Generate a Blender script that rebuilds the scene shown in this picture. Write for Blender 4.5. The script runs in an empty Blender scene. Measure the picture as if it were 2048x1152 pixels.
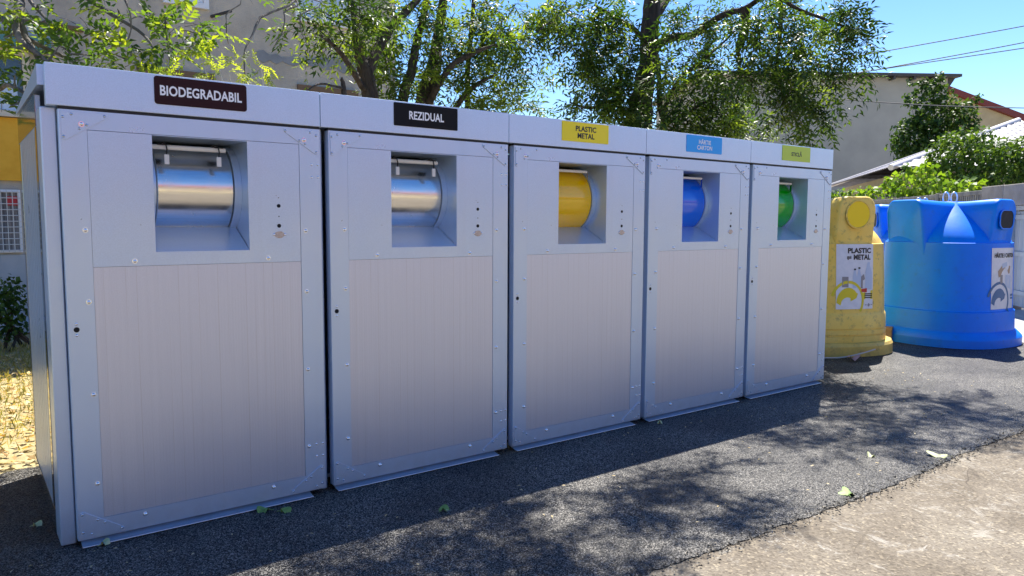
import bpy, bmesh, math, random
import numpy as np
from mathutils import Vector, Matrix
R = math.radians
scene = bpy.context.scene
COL = scene.collection

# ------------------------------------------------------------------ camera
cd = bpy.data.cameras.new("camera"); cam = bpy.data.objects.new("camera", cd); COL.objects.link(cam)
cd.sensor_width = 36.0; cd.lens = 26.351; cd.clip_start = 0.05; cd.clip_end = 2000
rx = Vector((0.80150934, -0.59796724, 0.00423803)); uy = Vector((0.04886815, 0.0725626, 0.99616594)); fw = Vector((0.59598212, 0.7982292, -0.08738115))
cam.matrix_world = Matrix(((rx.x, uy.x, -fw.x, -0.35188), (rx.y, uy.y, -fw.y, -3.40412), (rx.z, uy.z, -fw.z, 1.32282), (0, 0, 0, 1)))
scene.camera = cam

# ------------------------------------------------------------------ sky, sun, exposure
SUN = Vector((0.55, 0.309, 1.0)).normalized()
EL = math.asin(SUN.z); AZ = math.atan2(SUN.x, SUN.y)
w = bpy.data.worlds.new("World"); scene.world = w; w.use_nodes = True
nt = w.node_tree; bg = nt.nodes["Background"]
sk = nt.nodes.new("ShaderNodeTexSky"); sk.sky_type = 'NISHITA'; sk.sun_disc = False
sk.sun_elevation = EL; sk.sun_rotation = AZ; sk.air_density = 0.95; sk.dust_density = 0.15; sk.ozone_density = 3.0
hs = nt.nodes.new('ShaderNodeHueSaturation'); hs.inputs['Saturation'].default_value = 1.25; hs.inputs['Hue'].default_value = .508; nt.links.new(sk.outputs[0], hs.inputs['Color']); nt.links.new(hs.outputs[0], bg.inputs[0]); bg.inputs[1].default_value = 0.088
sl = bpy.data.lights.new("sun", 'SUN'); sl.energy = 5.0; sl.angle = R(0.53); sl.color = (1.0, 0.95, 0.87)
so = bpy.data.objects.new("sun", sl); COL.objects.link(so)
so.rotation_euler = SUN.to_track_quat('Z', 'Y').to_euler()
scene.view_settings.view_transform = 'Standard'; scene.view_settings.look = 'None'
scene.view_settings.exposure = 1.32; scene.view_settings.gamma = 1.0
scene.cycles.max_bounces = 8; scene.cycles.transparent_max_bounces = 6
scene.cycles.sample_clamp_indirect = 6.0
scene.cycles.use_denoising = True

L = {'A_cl': [(0.007, 2.3, 2.607, 0.12), (0.146, 2.2, 2.654, 0.12), (0.155, 2.2, 2.55, 0.1), (0.364, 2.1, 2.639, 0.13), (0.47, 2.0, 2.513, 0.15),
          (0.56, 2.0, 2.656, 0.13), (0.371, 2.1, 2.471, 0.13), (0.408, 2.0, 2.345, 0.15), (0.286, 2.0, 2.341, 0.15), (0.23, 2.0, 2.381, 0.1),
          (0.592, 1.9, 2.435, 0.13), (0.684, 1.9, 2.603, 0.12), (0.723, 1.9, 2.485, 0.13), (0.513, 1.9, 2.354, 0.12), (0.816, 1.9, 2.608, 0.11),
          (0.911, 1.9, 2.554, 0.13), (1.013, 1.9, 2.55, 0.12), (0.856, 1.9, 2.451, 0.12), (0.937, 1.9, 2.411, 0.09), (1.108, 1.9, 2.551, 0.08),
          (0.616, 1.9, 2.325, 0.08), (-0.029, 2.1, 2.31, 0.12), (0.003, 2.1, 2.196, 0.1), (0.028, 2.0, 2.038, 0.1), (-0.042, 1.9, 1.984, 0.1),
          (-0.037, 2.2, 2.431, 0.1), (0.226, 2.2, 2.971, 0.25), (0.615, 2.0, 2.997, 0.3), (1.122, 2.2, 3.124, 0.2), (0.008, 2.5, 2.976, 0.3),
          (0.482, 2.4, 3.239, 0.4), (0.061, 2.6, 3.452, 0.5), (0.974, 2.5, 3.517, 0.45)],
 'A_limbs': [[(-0.148, 3.2, 3.266, 0.05), (0.063, 2.6, 2.888, 0.035), (0.055, 2.3, 2.63, 0.028), (0.067, 2.2, 2.461, 0.022), (0.112, 2.1, 2.344, 0.014),
              (0.145, 2.1, 2.213, 0.006)],
             [(-0.148, 3.2, 3.266, 0.05), (0.056, 2.4, 2.745, 0.03), (0.025, 2.2, 2.544, 0.022), (0.038, 2.1, 2.408, 0.018), (0.145, 2.05, 2.31, 0.014),
              (0.228, 2.0, 2.208, 0.009), (0.304, 2.0, 2.126, 0.005)],
             [(-0.099, 2.8, 2.746, 0.03), (-0.009, 2.5, 2.601, 0.02), (0.105, 2.3, 2.455, 0.016), (0.308, 2.2, 2.341, 0.01), (0.445, 2.2, 2.232, 0.006)],
             [(0.318, 2.6, 2.936, 0.03), (0.45, 2.3, 2.76, 0.018), (0.546, 2.1, 2.638, 0.014), (0.671, 2.0, 2.543, 0.011), (0.722, 1.9, 2.454, 0.008),
              (0.762, 1.9, 2.35, 0.005)],
             [(0.093, 2.6, 2.957, 0.03), (0.116, 2.3, 2.702, 0.012), (0.196, 2.2, 2.571, 0.008), (0.276, 2.1, 2.473, 0.005)],
             [(-0.109, 2.4, 2.229, 0.02), (-0.019, 2.2, 2.149, 0.014), (0.066, 2.0, 2.057, 0.01), (0.141, 1.9, 1.919, 0.006)],
             [(0.498, 2.2, 2.871, 0.01), (0.6, 1.9, 2.665, 0.007), (0.615, 1.9, 2.515, 0.004)],
             [(0.89, 2.2, 2.913, 0.008), (0.838, 2.0, 2.633, 0.006), (0.844, 1.95, 2.401, 0.004), (0.846, 1.95, 2.273, 0.003)],
             [(1.21, 2.0, 2.891, 0.006), (1.214, 1.95, 2.715, 0.005), (1.202, 1.9, 2.572, 0.004), (1.211, 1.9, 2.514, 0.003)],
             [(1.682, 2.2, 3.025, 0.012), (1.462, 2.0, 2.749, 0.01), (1.39, 1.95, 2.609, 0.008), (1.32, 1.9, 2.489, 0.006), (1.313, 1.9, 2.354, 0.005),
              (1.331, 1.9, 2.256, 0.003)],
             [(1.644, 2.2, 2.982, 0.01), (1.672, 2.1, 2.84, 0.006), (1.661, 2.1, 2.714, 0.005), (1.6, 2.1, 2.598, 0.003)],
             [(1.873, 2.3, 3.046, 0.006), (1.831, 2.2, 2.869, 0.005), (1.836, 2.2, 2.76, 0.004), (1.885, 2.2, 2.657, 0.003)]],
 'B_cl': [(1.928, 2.45, 2.938, 0.17), (2.03, 2.45, 2.897, 0.17), (2.136, 2.45, 2.992, 0.17), (2.133, 2.45, 2.815, 0.17), (2.241, 2.45, 2.911, 0.17),
          (2.308, 2.45, 3.04, 0.17), (2.305, 2.45, 2.821, 0.17), (2.44, 2.45, 3.002, 0.17), (2.554, 2.45, 3.041, 0.17), (2.694, 2.45, 3.105, 0.17),
          (2.442, 2.45, 3.103, 0.17), (2.725, 3.0, 2.965, 0.17), (2.901, 3.0, 3.08, 0.17), (2.95, 3.0, 2.862, 0.17), (2.625, 3.0, 2.862, 0.17),
          (2.974, 3.0, 2.751, 0.17), (2.874, 3.0, 2.941, 0.17), (2.921, 2.9, 2.617, 0.14), (2.997, 2.9, 2.558, 0.14), (2.945, 2.9, 2.484, 0.14),
          (3.05, 2.9, 2.7, 0.14), (2.844, 2.9, 2.563, 0.14), (3.425, 2.9, 2.604, 0.14), (3.594, 2.9, 2.599, 0.14), (3.538, 2.9, 2.734, 0.14),
          (3.056, 2.9, 3.285, 0.24), (3.214, 2.9, 3.38, 0.24), (2.951, 2.9, 3.023, 0.24), (3.429, 2.9, 3.326, 0.24), (3.54, 2.9, 3.158, 0.24),
          (3.653, 2.9, 3.34, 0.24), (3.768, 2.9, 3.145, 0.24), (3.886, 2.9, 3.402, 0.24), (4.006, 2.9, 3.229, 0.24), (4.097, 2.9, 3.437, 0.24),
          (4.252, 2.9, 3.34, 0.24), (4.378, 2.9, 3.509, 0.24), (4.508, 2.9, 3.355, 0.24), (4.19, 2.9, 3.109, 0.24), (3.946, 2.9, 3.002, 0.24),
          (3.739, 2.9, 2.926, 0.24), (3.539, 2.9, 2.947, 0.24), (4.445, 2.9, 3.119, 0.24), (4.639, 2.9, 3.477, 0.24), (4.742, 2.9, 3.289, 0.24),
          (3.489, 3.1, 2.807, 0.22), (3.808, 3.1, 2.747, 0.22), (4.02, 3.1, 2.822, 0.22), (4.239, 3.1, 2.898, 0.22), (4.465, 3.1, 2.978, 0.22),
          (3.959, 3.1, 2.589, 0.22), (4.176, 3.1, 2.637, 0.22), (4.368, 3.1, 2.734, 0.22), (4.667, 3.1, 2.793, 0.22), (4.567, 3.1, 2.598, 0.22),
          (4.337, 3.1, 2.524, 0.22), (4.082, 3.1, 2.501, 0.22), (3.748, 3.1, 2.519, 0.22), (3.547, 3.1, 3.055, 0.22), (3.844, 2.5, 3.079, 0.2),
          (4.05, 2.5, 3.086, 0.2), (4.263, 2.5, 3.07, 0.2), (4.578, 2.5, 3.31, 0.2), (4.641, 2.5, 3.442, 0.2)],
 'B_limbs': [[(2.641, 2.7, 1.426, 0.085), (2.648, 2.7, 1.952, 0.08), (2.636, 2.7, 2.426, 0.072), (2.609, 2.7, 2.595, 0.068), (2.564, 2.7, 2.716, 0.05),
              (2.534, 2.7, 2.881, 0.042), (2.551, 2.8, 3.115, 0.035), (2.519, 2.9, 3.513, 0.03)],
             [(2.609, 2.7, 2.595, 0.055), (2.713, 2.75, 2.787, 0.05), (2.823, 2.8, 2.942, 0.046), (2.95, 2.8, 3.114, 0.04), (3.214, 2.9, 3.357, 0.034),
              (3.491, 3.0, 3.684, 0.03)],
             [(2.621, 2.7, 2.425, 0.03), (2.459, 2.6, 2.562, 0.026), (2.316, 2.5, 2.671, 0.022), (2.17, 2.4, 2.741, 0.016), (2.028, 2.3, 2.771, 0.01)],
             [(3.085, 3.0, 1.86, 0.055), (3.128, 3.0, 2.47, 0.05), (3.222, 3.0, 2.712, 0.046), (3.284, 3.05, 2.915, 0.042), (3.369, 3.1, 3.147, 0.036),
              (3.437, 3.1, 3.37, 0.03), (3.554, 3.2, 3.795, 0.025)],
             [(3.461, 3.2, 1.84, 0.1), (3.489, 3.2, 2.53, 0.09), (3.536, 3.2, 2.682, 0.085), (3.595, 3.2, 2.884, 0.075), (3.649, 3.25, 3.047, 0.06),
              (3.727, 3.3, 3.314, 0.05), (3.789, 3.3, 3.769, 0.04)],
             [(3.489, 3.2, 2.457, 0.04), (3.469, 3.05, 2.51, 0.035), (3.481, 2.9, 2.657, 0.032), (3.56, 2.8, 2.815, 0.028), (3.694, 2.7, 2.909, 0.024),
              (3.828, 2.6, 2.98, 0.016), (4.08, 2.5, 3.044, 0.01)],
             [(3.748, 3.1, 2.42, 0.03), (3.833, 3.0, 2.589, 0.028), (3.946, 2.9, 2.709, 0.02), (4.058, 2.8, 2.781, 0.012)],
             [(4.126, 3.4, 2.566, 0.03), (4.126, 3.4, 2.827, 0.03), (4.145, 3.4, 3.09, 0.028), (4.19, 3.4, 3.459, 0.025), (4.222, 3.4, 3.876, 0.02)],
             [(2.648, 2.7, 1.952, 0.03), (2.645, 2.55, 2.281, 0.014), (2.603, 2.5, 2.418, 0.014), (2.621, 2.6, 2.539, 0.012)],
             [(2.641, 2.7, 1.426, 0.04), (2.266, 2.3, 1.899, 0.03), (2.183, 2.2, 2.218, 0.024), (2.176, 2.2, 2.353, 0.021), (2.161, 2.2, 2.428, 0.014),
              (2.165, 2.2, 2.448, 0.005)],
             [(2.172, 2.2, 2.368, 0.012), (2.038, 2.1, 2.354, 0.009), (1.956, 2.05, 2.353, 0.008), (1.865, 2.0, 2.329, 0.007), (1.755, 1.9, 2.26, 0.006)],
             [(3.491, 3.0, 3.684, 0.03), (2.798, 2.5, 3.712, 0.025), (2.248, 2.2, 3.655, 0.02), (1.844, 2.0, 3.568, 0.012)]],
 'C_cl': [(4.725, 2.6, 3.502, 0.2), (4.93, 2.6, 3.411, 0.2), (5.174, 2.6, 3.527, 0.2), (4.865, 2.6, 3.149, 0.2), (5.107, 2.6, 3.286, 0.2),
          (5.389, 2.6, 3.615, 0.2), (5.321, 2.6, 3.396, 0.2), (5.578, 2.6, 3.515, 0.2), (5.006, 2.6, 3.016, 0.2), (5.217, 2.6, 3.121, 0.2),
          (5.471, 2.6, 3.261, 0.2), (5.659, 2.6, 3.341, 0.2), (5.402, 2.6, 3.015, 0.2), (5.626, 2.6, 3.123, 0.2), (5.294, 2.6, 2.87, 0.2),
          (5.149, 2.6, 2.931, 0.2), (5.743, 2.6, 3.058, 0.2), (5.555, 2.6, 2.874, 0.2), (5.168, 2.5, 2.66, 0.19), (5.316, 2.5, 2.545, 0.19),
          (5.467, 2.5, 2.426, 0.19), (5.102, 2.5, 2.396, 0.19), (5.612, 2.5, 2.706, 0.19), (5.578, 2.5, 2.516, 0.19), (5.852, 2.5, 2.486, 0.19),
          (4.96, 2.5, 2.461, 0.19), (5.807, 2.5, 2.672, 0.19), (5.685, 2.5, 2.847, 0.19), (5.755, 2.0, 3.064, 0.2), (5.646, 2.0, 2.873, 0.2),
          (5.767, 2.0, 2.708, 0.2), (5.89, 2.0, 2.539, 0.2), (5.698, 2.0, 2.445, 0.2), (6.086, 2.0, 2.689, 0.2), (6.176, 2.0, 2.486, 0.2),
          (6.388, 2.0, 2.424, 0.2), (6.017, 2.0, 2.367, 0.2), (6.285, 2.0, 2.87, 0.2), (6.544, 2.0, 2.791, 0.2), (6.553, 2.0, 2.601, 0.2),
          (6.736, 2.0, 2.452, 0.2), (6.362, 2.0, 3.038, 0.2), (6.191, 2.0, 3.122, 0.2), (5.591, 2.0, 2.231, 0.2), (5.82, 2.0, 2.289, 0.2),
          (6.914, 2.0, 2.523, 0.2), (6.832, 2.0, 2.348, 0.2), (7.104, 2.0, 2.454, 0.2), (6.565, 2.0, 2.328, 0.2), (7.202, 2.0, 2.393, 0.2),
          (6.224, 2.0, 2.303, 0.2), (5.886, 2.2, 3.585, 0.15), (6.167, 2.2, 3.579, 0.15), (6.412, 2.2, 3.727, 0.15), (6.599, 2.2, 3.376, 0.15),
          (6.767, 2.2, 3.567, 0.15), (6.378, 2.2, 3.506, 0.15), (6.891, 2.2, 3.809, 0.15), (6.264, 2.2, 3.22, 0.15), (6.222, 1.4, 3.369, 0.21),
          (6.467, 1.4, 3.508, 0.21), (6.399, 1.4, 3.197, 0.21), (6.242, 1.4, 2.976, 0.21), (6.5, 1.4, 2.908, 0.21), (6.65, 1.4, 3.336, 0.21),
          (6.754, 1.4, 3.094, 0.21), (6.908, 1.4, 3.53, 0.21), (7.016, 1.4, 3.287, 0.21), (7.123, 1.4, 3.09, 0.21), (7.284, 1.4, 3.539, 0.21),
          (7.494, 1.4, 3.356, 0.21), (6.769, 1.4, 2.837, 0.21), (6.423, 1.4, 2.747, 0.21), (6.171, 1.4, 2.769, 0.21), (7.137, 1.4, 2.879, 0.21),
          (6.898, 1.4, 3.684, 0.21), (7.67, 1.4, 3.71, 0.21), (6.527, 0.8, 2.913, 0.14), (6.727, 0.8, 3.229, 0.14), (6.877, 0.8, 3.057, 0.14),
          (7.045, 0.8, 3.302, 0.14), (7.075, 0.8, 2.935, 0.14), (7.107, 0.8, 3.138, 0.14), (7.088, 0.8, 3.358, 0.14), (7.196, 0.8, 3.226, 0.14),
          (6.898, 0.8, 2.789, 0.14), (6.724, 0.8, 2.671, 0.14), (6.939, 0.8, 3.457, 0.14), (6.976, 0.8, 2.996, 0.14), (6.539, 0.8, 2.747, 0.14),
          (6.612, 1.2, 2.639, 0.15), (6.837, 1.2, 2.636, 0.15), (7.028, 1.2, 2.551, 0.15), (6.756, 1.2, 2.475, 0.15), (6.901, 1.2, 2.358, 0.15),
          (6.629, 1.2, 2.362, 0.15), (7.132, 1.2, 2.429, 0.15), (6.489, 1.2, 2.501, 0.15)],
 'C_limbs': [[(6.012, 2.8, 1.18, 0.2), (6.053, 2.8, 2.164, 0.19), (6.109, 2.8, 2.511, 0.16), (6.181, 2.8, 2.918, 0.12), (6.255, 2.8, 3.268, 0.11),
              (6.263, 2.8, 3.553, 0.105), (6.295, 2.8, 3.896, 0.1), (6.34, 2.8, 4.354, 0.085), (6.357, 2.7, 5.102, 0.06)],
             [(6.255, 2.8, 3.257, 0.07), (6.311, 2.7, 3.383, 0.055), (6.426, 2.6, 3.454, 0.05), (6.536, 2.4, 3.46, 0.045), (6.549, 2.2, 3.532, 0.04),
              (6.594, 2.0, 3.617, 0.036), (6.658, 1.8, 3.638, 0.03), (6.687, 1.5, 3.72, 0.025), (6.779, 1.2, 3.517, 0.018), (7.03, 0.9, 3.345, 0.012),
              (7.256, 0.7, 3.215, 0.006)],
             [(6.278, 2.8, 3.611, 0.06), (6.425, 2.8, 3.805, 0.05), (6.633, 2.8, 4.07, 0.045), (6.629, 2.4, 4.416, 0.04), (6.71, 1.8, 4.682, 0.03)],
             [(6.093, 2.8, 2.51, 0.04), (5.779, 2.7, 2.556, 0.032), (5.659, 2.7, 2.682, 0.028), (5.694, 2.7, 2.85, 0.022), (5.228, 2.6, 2.548, 0.018),
              (4.787, 2.5, 2.546, 0.008)],
             [(6.27, 2.8, 3.327, 0.04), (5.914, 2.7, 3.48, 0.03), (5.503, 2.6, 3.529, 0.022), (5.115, 2.5, 3.571, 0.012)],
             [(6.123, 2.4, 1.972, 0.04), (6.092, 2.4, 2.413, 0.036), (6.02, 2.4, 2.626, 0.032), (5.994, 2.4, 2.949, 0.024), (6.08, 2.5, 3.193, 0.016)],
             [(6.064, 2.4, 2.521, 0.026), (6.032, 2.2, 2.817, 0.02), (6.075, 2.0, 2.976, 0.016), (6.188, 1.8, 3.139, 0.012), (6.382, 1.7, 3.344, 0.008)],
             [(6.658, 1.8, 3.638, 0.05), (6.699, 1.8, 3.528, 0.052), (6.672, 1.8, 3.365, 0.045), (6.59, 1.8, 3.247, 0.04), (6.57, 1.8, 3.128, 0.012)],
             [(7.005, 1.6, 3.906, 0.03), (7.042, 1.6, 3.595, 0.028), (7.025, 1.6, 3.272, 0.02), (6.835, 1.5, 3.017, 0.008)],
             [(6.636, 1.9, 2.706, 0.012), (6.725, 1.8, 2.664, 0.012), (6.806, 1.6, 2.604, 0.01), (7.067, 1.5, 2.698, 0.007)],
             [(5.901, 2.3, 2.388, 0.012), (6.01, 2.1, 2.456, 0.012), (6.378, 2.0, 2.666, 0.014), (6.636, 1.9, 2.706, 0.012), (6.623, 1.8, 2.932, 0.012),
              (6.567, 1.8, 3.191, 0.014)]],
 'bush': [(17.29, 4.4, 2.96, 0.28), (16.91, 4.04, 3.07, 0.28), (16.36, 3.51, 3.04, 0.28), (15.86, 3.03, 2.96, 0.28), (15.46, 2.65, 2.72, 0.28),
          (15.1, 2.31, 2.67, 0.28), (14.77, 1.98, 2.63, 0.28), (14.45, 1.69, 2.59, 0.28), (17.47, 4.57, 2.7, 0.28), (16.96, 4.09, 2.65, 0.28),
          (16.51, 3.66, 2.75, 0.28), (16.07, 3.23, 2.6, 0.28), (15.66, 2.84, 2.46, 0.28), (15.22, 2.42, 2.46, 0.28), (14.81, 2.02, 2.37, 0.28),
          (14.49, 1.72, 2.34, 0.28), (17.03, 4.16, 2.39, 0.28), (16.57, 3.71, 2.4, 0.28), (16.12, 3.28, 2.29, 0.28), (15.71, 2.89, 2.2, 0.28),
          (15.34, 2.53, 2.19, 0.28), (14.92, 2.13, 2.16, 0.28), (14.53, 1.76, 2.13, 0.28), (16.01, 3.17, 2.79, 0.28)],
 'fac': {'corner': (5.509, 7.6, 4.071)},
 'fence': [(23.84, 11.92, 1.8), (13.4, 1.92, 1.89), (13.33, 1.85, 1.93), (12.51, 1.06, 1.89), (12.78, 1.32, 1.61), (12.63, 1.18, -0.03)],
 'gable': [(30.09, 19.31, 8.37), (38.59, 13.64, 8.45), (39.05, 13.33, 8.43)],
 'hip': [(26.826, 12.782, 2.675), (25.488, 5.826, 4.385)],
 'igloo': {'blue': (8.818, 0.515), 'rear': (10.561, 1.626), 'yellow': (7.116, 1.089)},
 'leaves': [(0.747, -0.059), (0.802, -0.114), (1.394, -0.539), (3.105, -1.534), (4.135, -1.522), (-0.123, 0.358), (0.082, -0.03), (-0.023, -0.012),
            (3.799, -1.29), (3.341, -0.091), (3.318, -0.059)],
 'lshrub': [(0.059, 5.8, 0.612, 0.18), (0.145, 5.8, 0.633, 0.15), (0.031, 5.8, 0.459, 0.2), (0.16, 5.8, 0.477, 0.18), (0.066, 5.8, 0.302, 0.22),
            (0.166, 5.8, 0.321, 0.16), (-0.071, 5.8, 0.517, 0.25), (-0.122, 5.8, 0.317, 0.25), (0.104, 5.8, 0.196, 0.16), (0.226, 5.8, 0.499, 0.1)],
 'red': [(55.517, 21.019, 10.384), (59.999, 17.44, 8.266), (55.391, 20.832, 7.827)],
 'rivets': [(1.014, 0.251), (1.046, 0.25), (1.015, 0.191), (1.046, 0.191), (1.015, 1.588), (1.045, 1.588), (1.015, 1.529), (1.046, 1.53), (0.015, 1.723),
            (0.044, 1.735), (0.159, 1.736), (0.095, 1.697), (0.07, 1.681), (0.015, 1.648), (0.892, 1.735), (1.009, 1.735), (1.038, 1.722), (0.983, 1.681),
            (0.957, 1.695), (1.037, 1.646), (0.018, 0.133), (0.072, 0.1), (0.098, 0.084), (0.16, 0.046), (0.018, 0.058), (0.048, 0.046), (0.894, 0.042),
            (0.957, 0.08), (0.983, 0.096), (1.038, 0.13), (1.038, 0.055), (1.01, 0.043)],
 'screws': [(0.075, 1.285), (0.076, 0.998), (0.078, 0.621), (0.078, 0.251), (0.98, 1.28), (0.98, 0.994), (0.979, 0.621), (0.978, 0.247), (0.979, 1.699),
            (0.077, 1.699), (0.249, 1.157), (0.802, 1.156), (0.251, 0.083), (0.802, 0.083)],
 'shoot_cl': [(0.987, 1.7, 2.352, 0.07), (1.048, 1.7, 2.338, 0.09), (1.079, 1.65, 2.287, 0.08), (1.127, 1.65, 2.324, 0.06), (1.271, 1.65, 2.326, 0.1),
              (1.319, 1.65, 2.29, 0.08), (1.205, 1.6, 2.256, 0.06), (1.36, 1.7, 2.361, 0.06), (0.796, 1.6, 2.214, 0.05), (0.739, 1.6, 2.214, 0.05),
              (0.913, 1.6, 2.222, 0.05)],
 'shrub': [(31.164, 11.233, 6.666, 0.425), (31.575, 10.949, 6.868, 0.34), (31.626, 10.845, 6.27, 0.595), (31.13, 11.182, 5.968, 0.595),
           (32.092, 10.464, 5.973, 0.51), (32.389, 10.189, 5.477, 0.595), (31.903, 10.54, 5.374, 0.68), (31.417, 10.892, 5.272, 0.765),
           (30.94, 11.258, 5.369, 0.51), (32.605, 9.973, 4.98, 0.51), (32.119, 10.325, 4.877, 0.68), (31.543, 10.722, 4.575, 0.68),
           (31.156, 11.043, 4.872, 0.68), (32.574, 10.105, 5.976, 0.34), (32.834, 9.955, 6.376, 0.204), (30.359, 11.648, 4.968, 0.51),
           (30.614, 11.491, 5.268, 0.425), (30.255, 11.672, 4.469, 0.51), (30.656, 11.373, 4.471, 0.595), (30.967, 11.119, 4.273, 0.51),
           (30.4, 11.53, 4.171, 0.425), (31.179, 11.255, 6.965, 0.255), (31.67, 10.91, 7.167, 0.255), (30.73, 11.59, 6.963, 0.17),
           (30.663, 11.563, 6.265, 0.34), (31.207, 10.939, 4.275, 0.68), (31.849, 10.461, 4.278, 0.68)],
 'sill': [(0.01, -0.001), (1.009, -0.024)],
 'up_B': [(3.867, 0.791, 4.0, 0.2), (4.3, 0.911, 4.3, 0.16), (3.676, 0.58, 4.1, 0.3), (3.92, 0.479, 4.4, 0.3), (3.854, 0.307, 3.9, 0.24),
          (3.505, 0.453, 4.2, 0.3), (3.702, 0.281, 4.4, 0.3), (3.696, 0.072, 4.1, 0.28), (3.331, 0.482, 4.3, 0.3), (3.935, -0.014, 4.3, 0.25),
          (3.189, 0.452, 4.4, 0.35), (3.328, 0.161, 4.2, 0.35), (3.762, -0.015, 4.4, 0.3), (2.96, 0.577, 4.2, 0.25), (3.912, -0.149, 4.3, 0.2),
          (3.467, -0.006, 4.3, 0.5), (2.947, 0.101, 4.2, 0.5)],
 'up_C': [(4.894, 0.41, 4.0, 0.16), (5.134, 0.407, 4.1, 0.1), (4.658, 0.286, 4.1, 0.16), (4.899, 0.268, 4.2, 0.13), (4.583, -0.119, 4.0, 0.2),
          (4.809, -0.106, 4.2, 0.12), (4.389, -0.081, 4.0, 0.12), (4.622, 0.323, 4.4, 0.18), (4.464, 0.362, 4.4, 0.24), (4.24, -0.023, 4.2, 0.16),
          (5.931, 0.481, 4.3, 0.14), (5.878, 0.718, 4.4, 0.12), (6.332, 0.594, 4.5, 0.26), (6.378, 0.356, 4.4, 0.26), (6.526, 0.184, 4.4, 0.24),
          (6.754, 0.084, 4.4, 0.2), (7.029, 0.836, 4.7, 0.26), (7.154, 0.584, 4.7, 0.26), (7.471, 0.435, 4.7, 0.26), (7.529, 0.164, 4.6, 0.2),
          (8.078, 0.483, 4.9, 0.22), (8.023, 0.191, 4.8, 0.2), (8.009, 0.886, 5.0, 0.24), (7.84, 1.107, 5.0, 0.2), (8.256, 0.708, 5.0, 0.2),
          (8.535, 0.508, 5.0, 0.14), (8.405, 0.248, 4.9, 0.12), (7.346, -0.41, 4.4, 0.3), (8.098, -0.098, 4.7, 0.25)],
 'vine': [(22.23, 10.03, 2.23, 0.17), (21.5, 9.34, 2.21, 0.17), (20.83, 8.69, 2.19, 0.17), (20.21, 8.1, 2.17, 0.17), (19.63, 7.55, 2.15, 0.17),
          (19.1, 7.04, 2.14, 0.17), (18.6, 6.56, 2.12, 0.17), (18.14, 6.11, 2.11, 0.17), (17.7, 5.7, 2.1, 0.17), (17.29, 5.3, 2.08, 0.17),
          (16.91, 4.94, 2.07, 0.17), (16.55, 4.59, 2.06, 0.17), (16.2, 4.26, 2.05, 0.17), (15.88, 3.95, 2.04, 0.17), (15.58, 3.66, 2.03, 0.17),
          (16.28, 4.33, 2.34, 0.2), (16.72, 4.76, 2.46, 0.2), (15.98, 4.05, 2.44, 0.2), (15.48, 3.57, 2.15, 0.22), (15.12, 3.22, 2.05, 0.2),
          (14.78, 2.9, 2.0, 0.2), (14.4, 2.53, 1.99, 0.2), (17.17, 5.19, 2.33, 0.2), (17.67, 5.67, 2.29, 0.2)],
 'wires': [[(22.608, 11.344, 6.539), (24.703, 9.832, 7.015), (28.662, 6.974, 7.916), (30.72, 5.497, 8.458)],
           [(22.581, 11.304, 5.99), (24.607, 9.839, 6.433), (28.636, 6.934, 7.368), (30.694, 5.458, 7.927)],
           [(23.042, 11.602, 6.135), (25.107, 10.104, 6.535), (29.206, 7.127, 7.302), (31.3, 5.613, 7.754)],
           [(16.053, 8.519, 4.688), (17.466, 7.444, 4.506), (19.59, 5.839, 4.328), (21.597, 4.332, 4.263), (23.142, 3.18, 4.271)]]}

# ------------------------------------------------------------------ material helpers
def N(t, kind, **kw):
    n = t.nodes.new(kind)
    for k, v in kw.items():
        if k in n.inputs: n.inputs[k].default_value = v
        else: setattr(n, k, v)
    return n
def mat(name, color=(.5, .5, .5), rough=.5, metal=0.0, spec=.5):
    m = bpy.data.materials.new(name); m.use_nodes = True
    b = m.node_tree.nodes["Principled BSDF"]
    b.inputs["Base Color"].default_value = (*color, 1); b.inputs["Roughness"].default_value = rough
    b.inputs["Metallic"].default_value = metal; b.inputs["Specular IOR Level"].default_value = spec
    return m, m.node_tree, b
def coords(t, scale=(1, 1, 1), kind='Object'):
    tc = t.nodes.new("ShaderNodeTexCoord"); mp = t.nodes.new("ShaderNodeMapping")
    mp.inputs["Scale"].default_value = scale
    t.links.new(tc.outputs[kind], mp.inputs[0]); return mp.outputs[0]
def ramp(t, src, stops):
    r = t.nodes.new("ShaderNodeValToRGB"); e = r.color_ramp.elements
    while len(e) < len(stops): e.new(0.5)
    for i, (p, c) in enumerate(stops): e[i].position = p; e[i].color = (*c, 1) if len(c) == 3 else c
    t.links.new(src, r.inputs[0]); return r.outputs[0]
def bump(t, b, h, strength=.3, dist=.002, chain=None):
    n = t.nodes.new("ShaderNodeBump"); n.inputs["Strength"].default_value = strength; n.inputs["Distance"].default_value = dist
    t.links.new(h, n.inputs["Height"])
    if chain is not None: t.links.new(chain, n.inputs["Normal"])
    t.links.new(n.outputs[0], b.inputs["Normal"]); return n.outputs[0]
def noise(t, vec, scale, detail=4, rough=.55, dist=0.0):
    n = t.nodes.new("ShaderNodeTexNoise"); n.inputs["Scale"].default_value = scale; n.inputs["Detail"].default_value = detail
    n.inputs["Roughness"].default_value = rough; n.inputs["Distortion"].default_value = dist
    t.links.new(vec, n.inputs["Vector"]); return n.outputs["Fac"]
def mixc(t, fac, a, b, mode='MIX'):
    n = t.nodes.new("ShaderNodeMix"); n.data_type = 'RGBA'; n.blend_type = mode
    for s, v in ((0, fac), (6, a), (7, b)):
        if isinstance(v, (int, float)): n.inputs[s].default_value = v
        elif isinstance(v, tuple): n.inputs[s].default_value = (*v, 1)
        else: t.links.new(v, n.inputs[s])
    return n.outputs[2]
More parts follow.
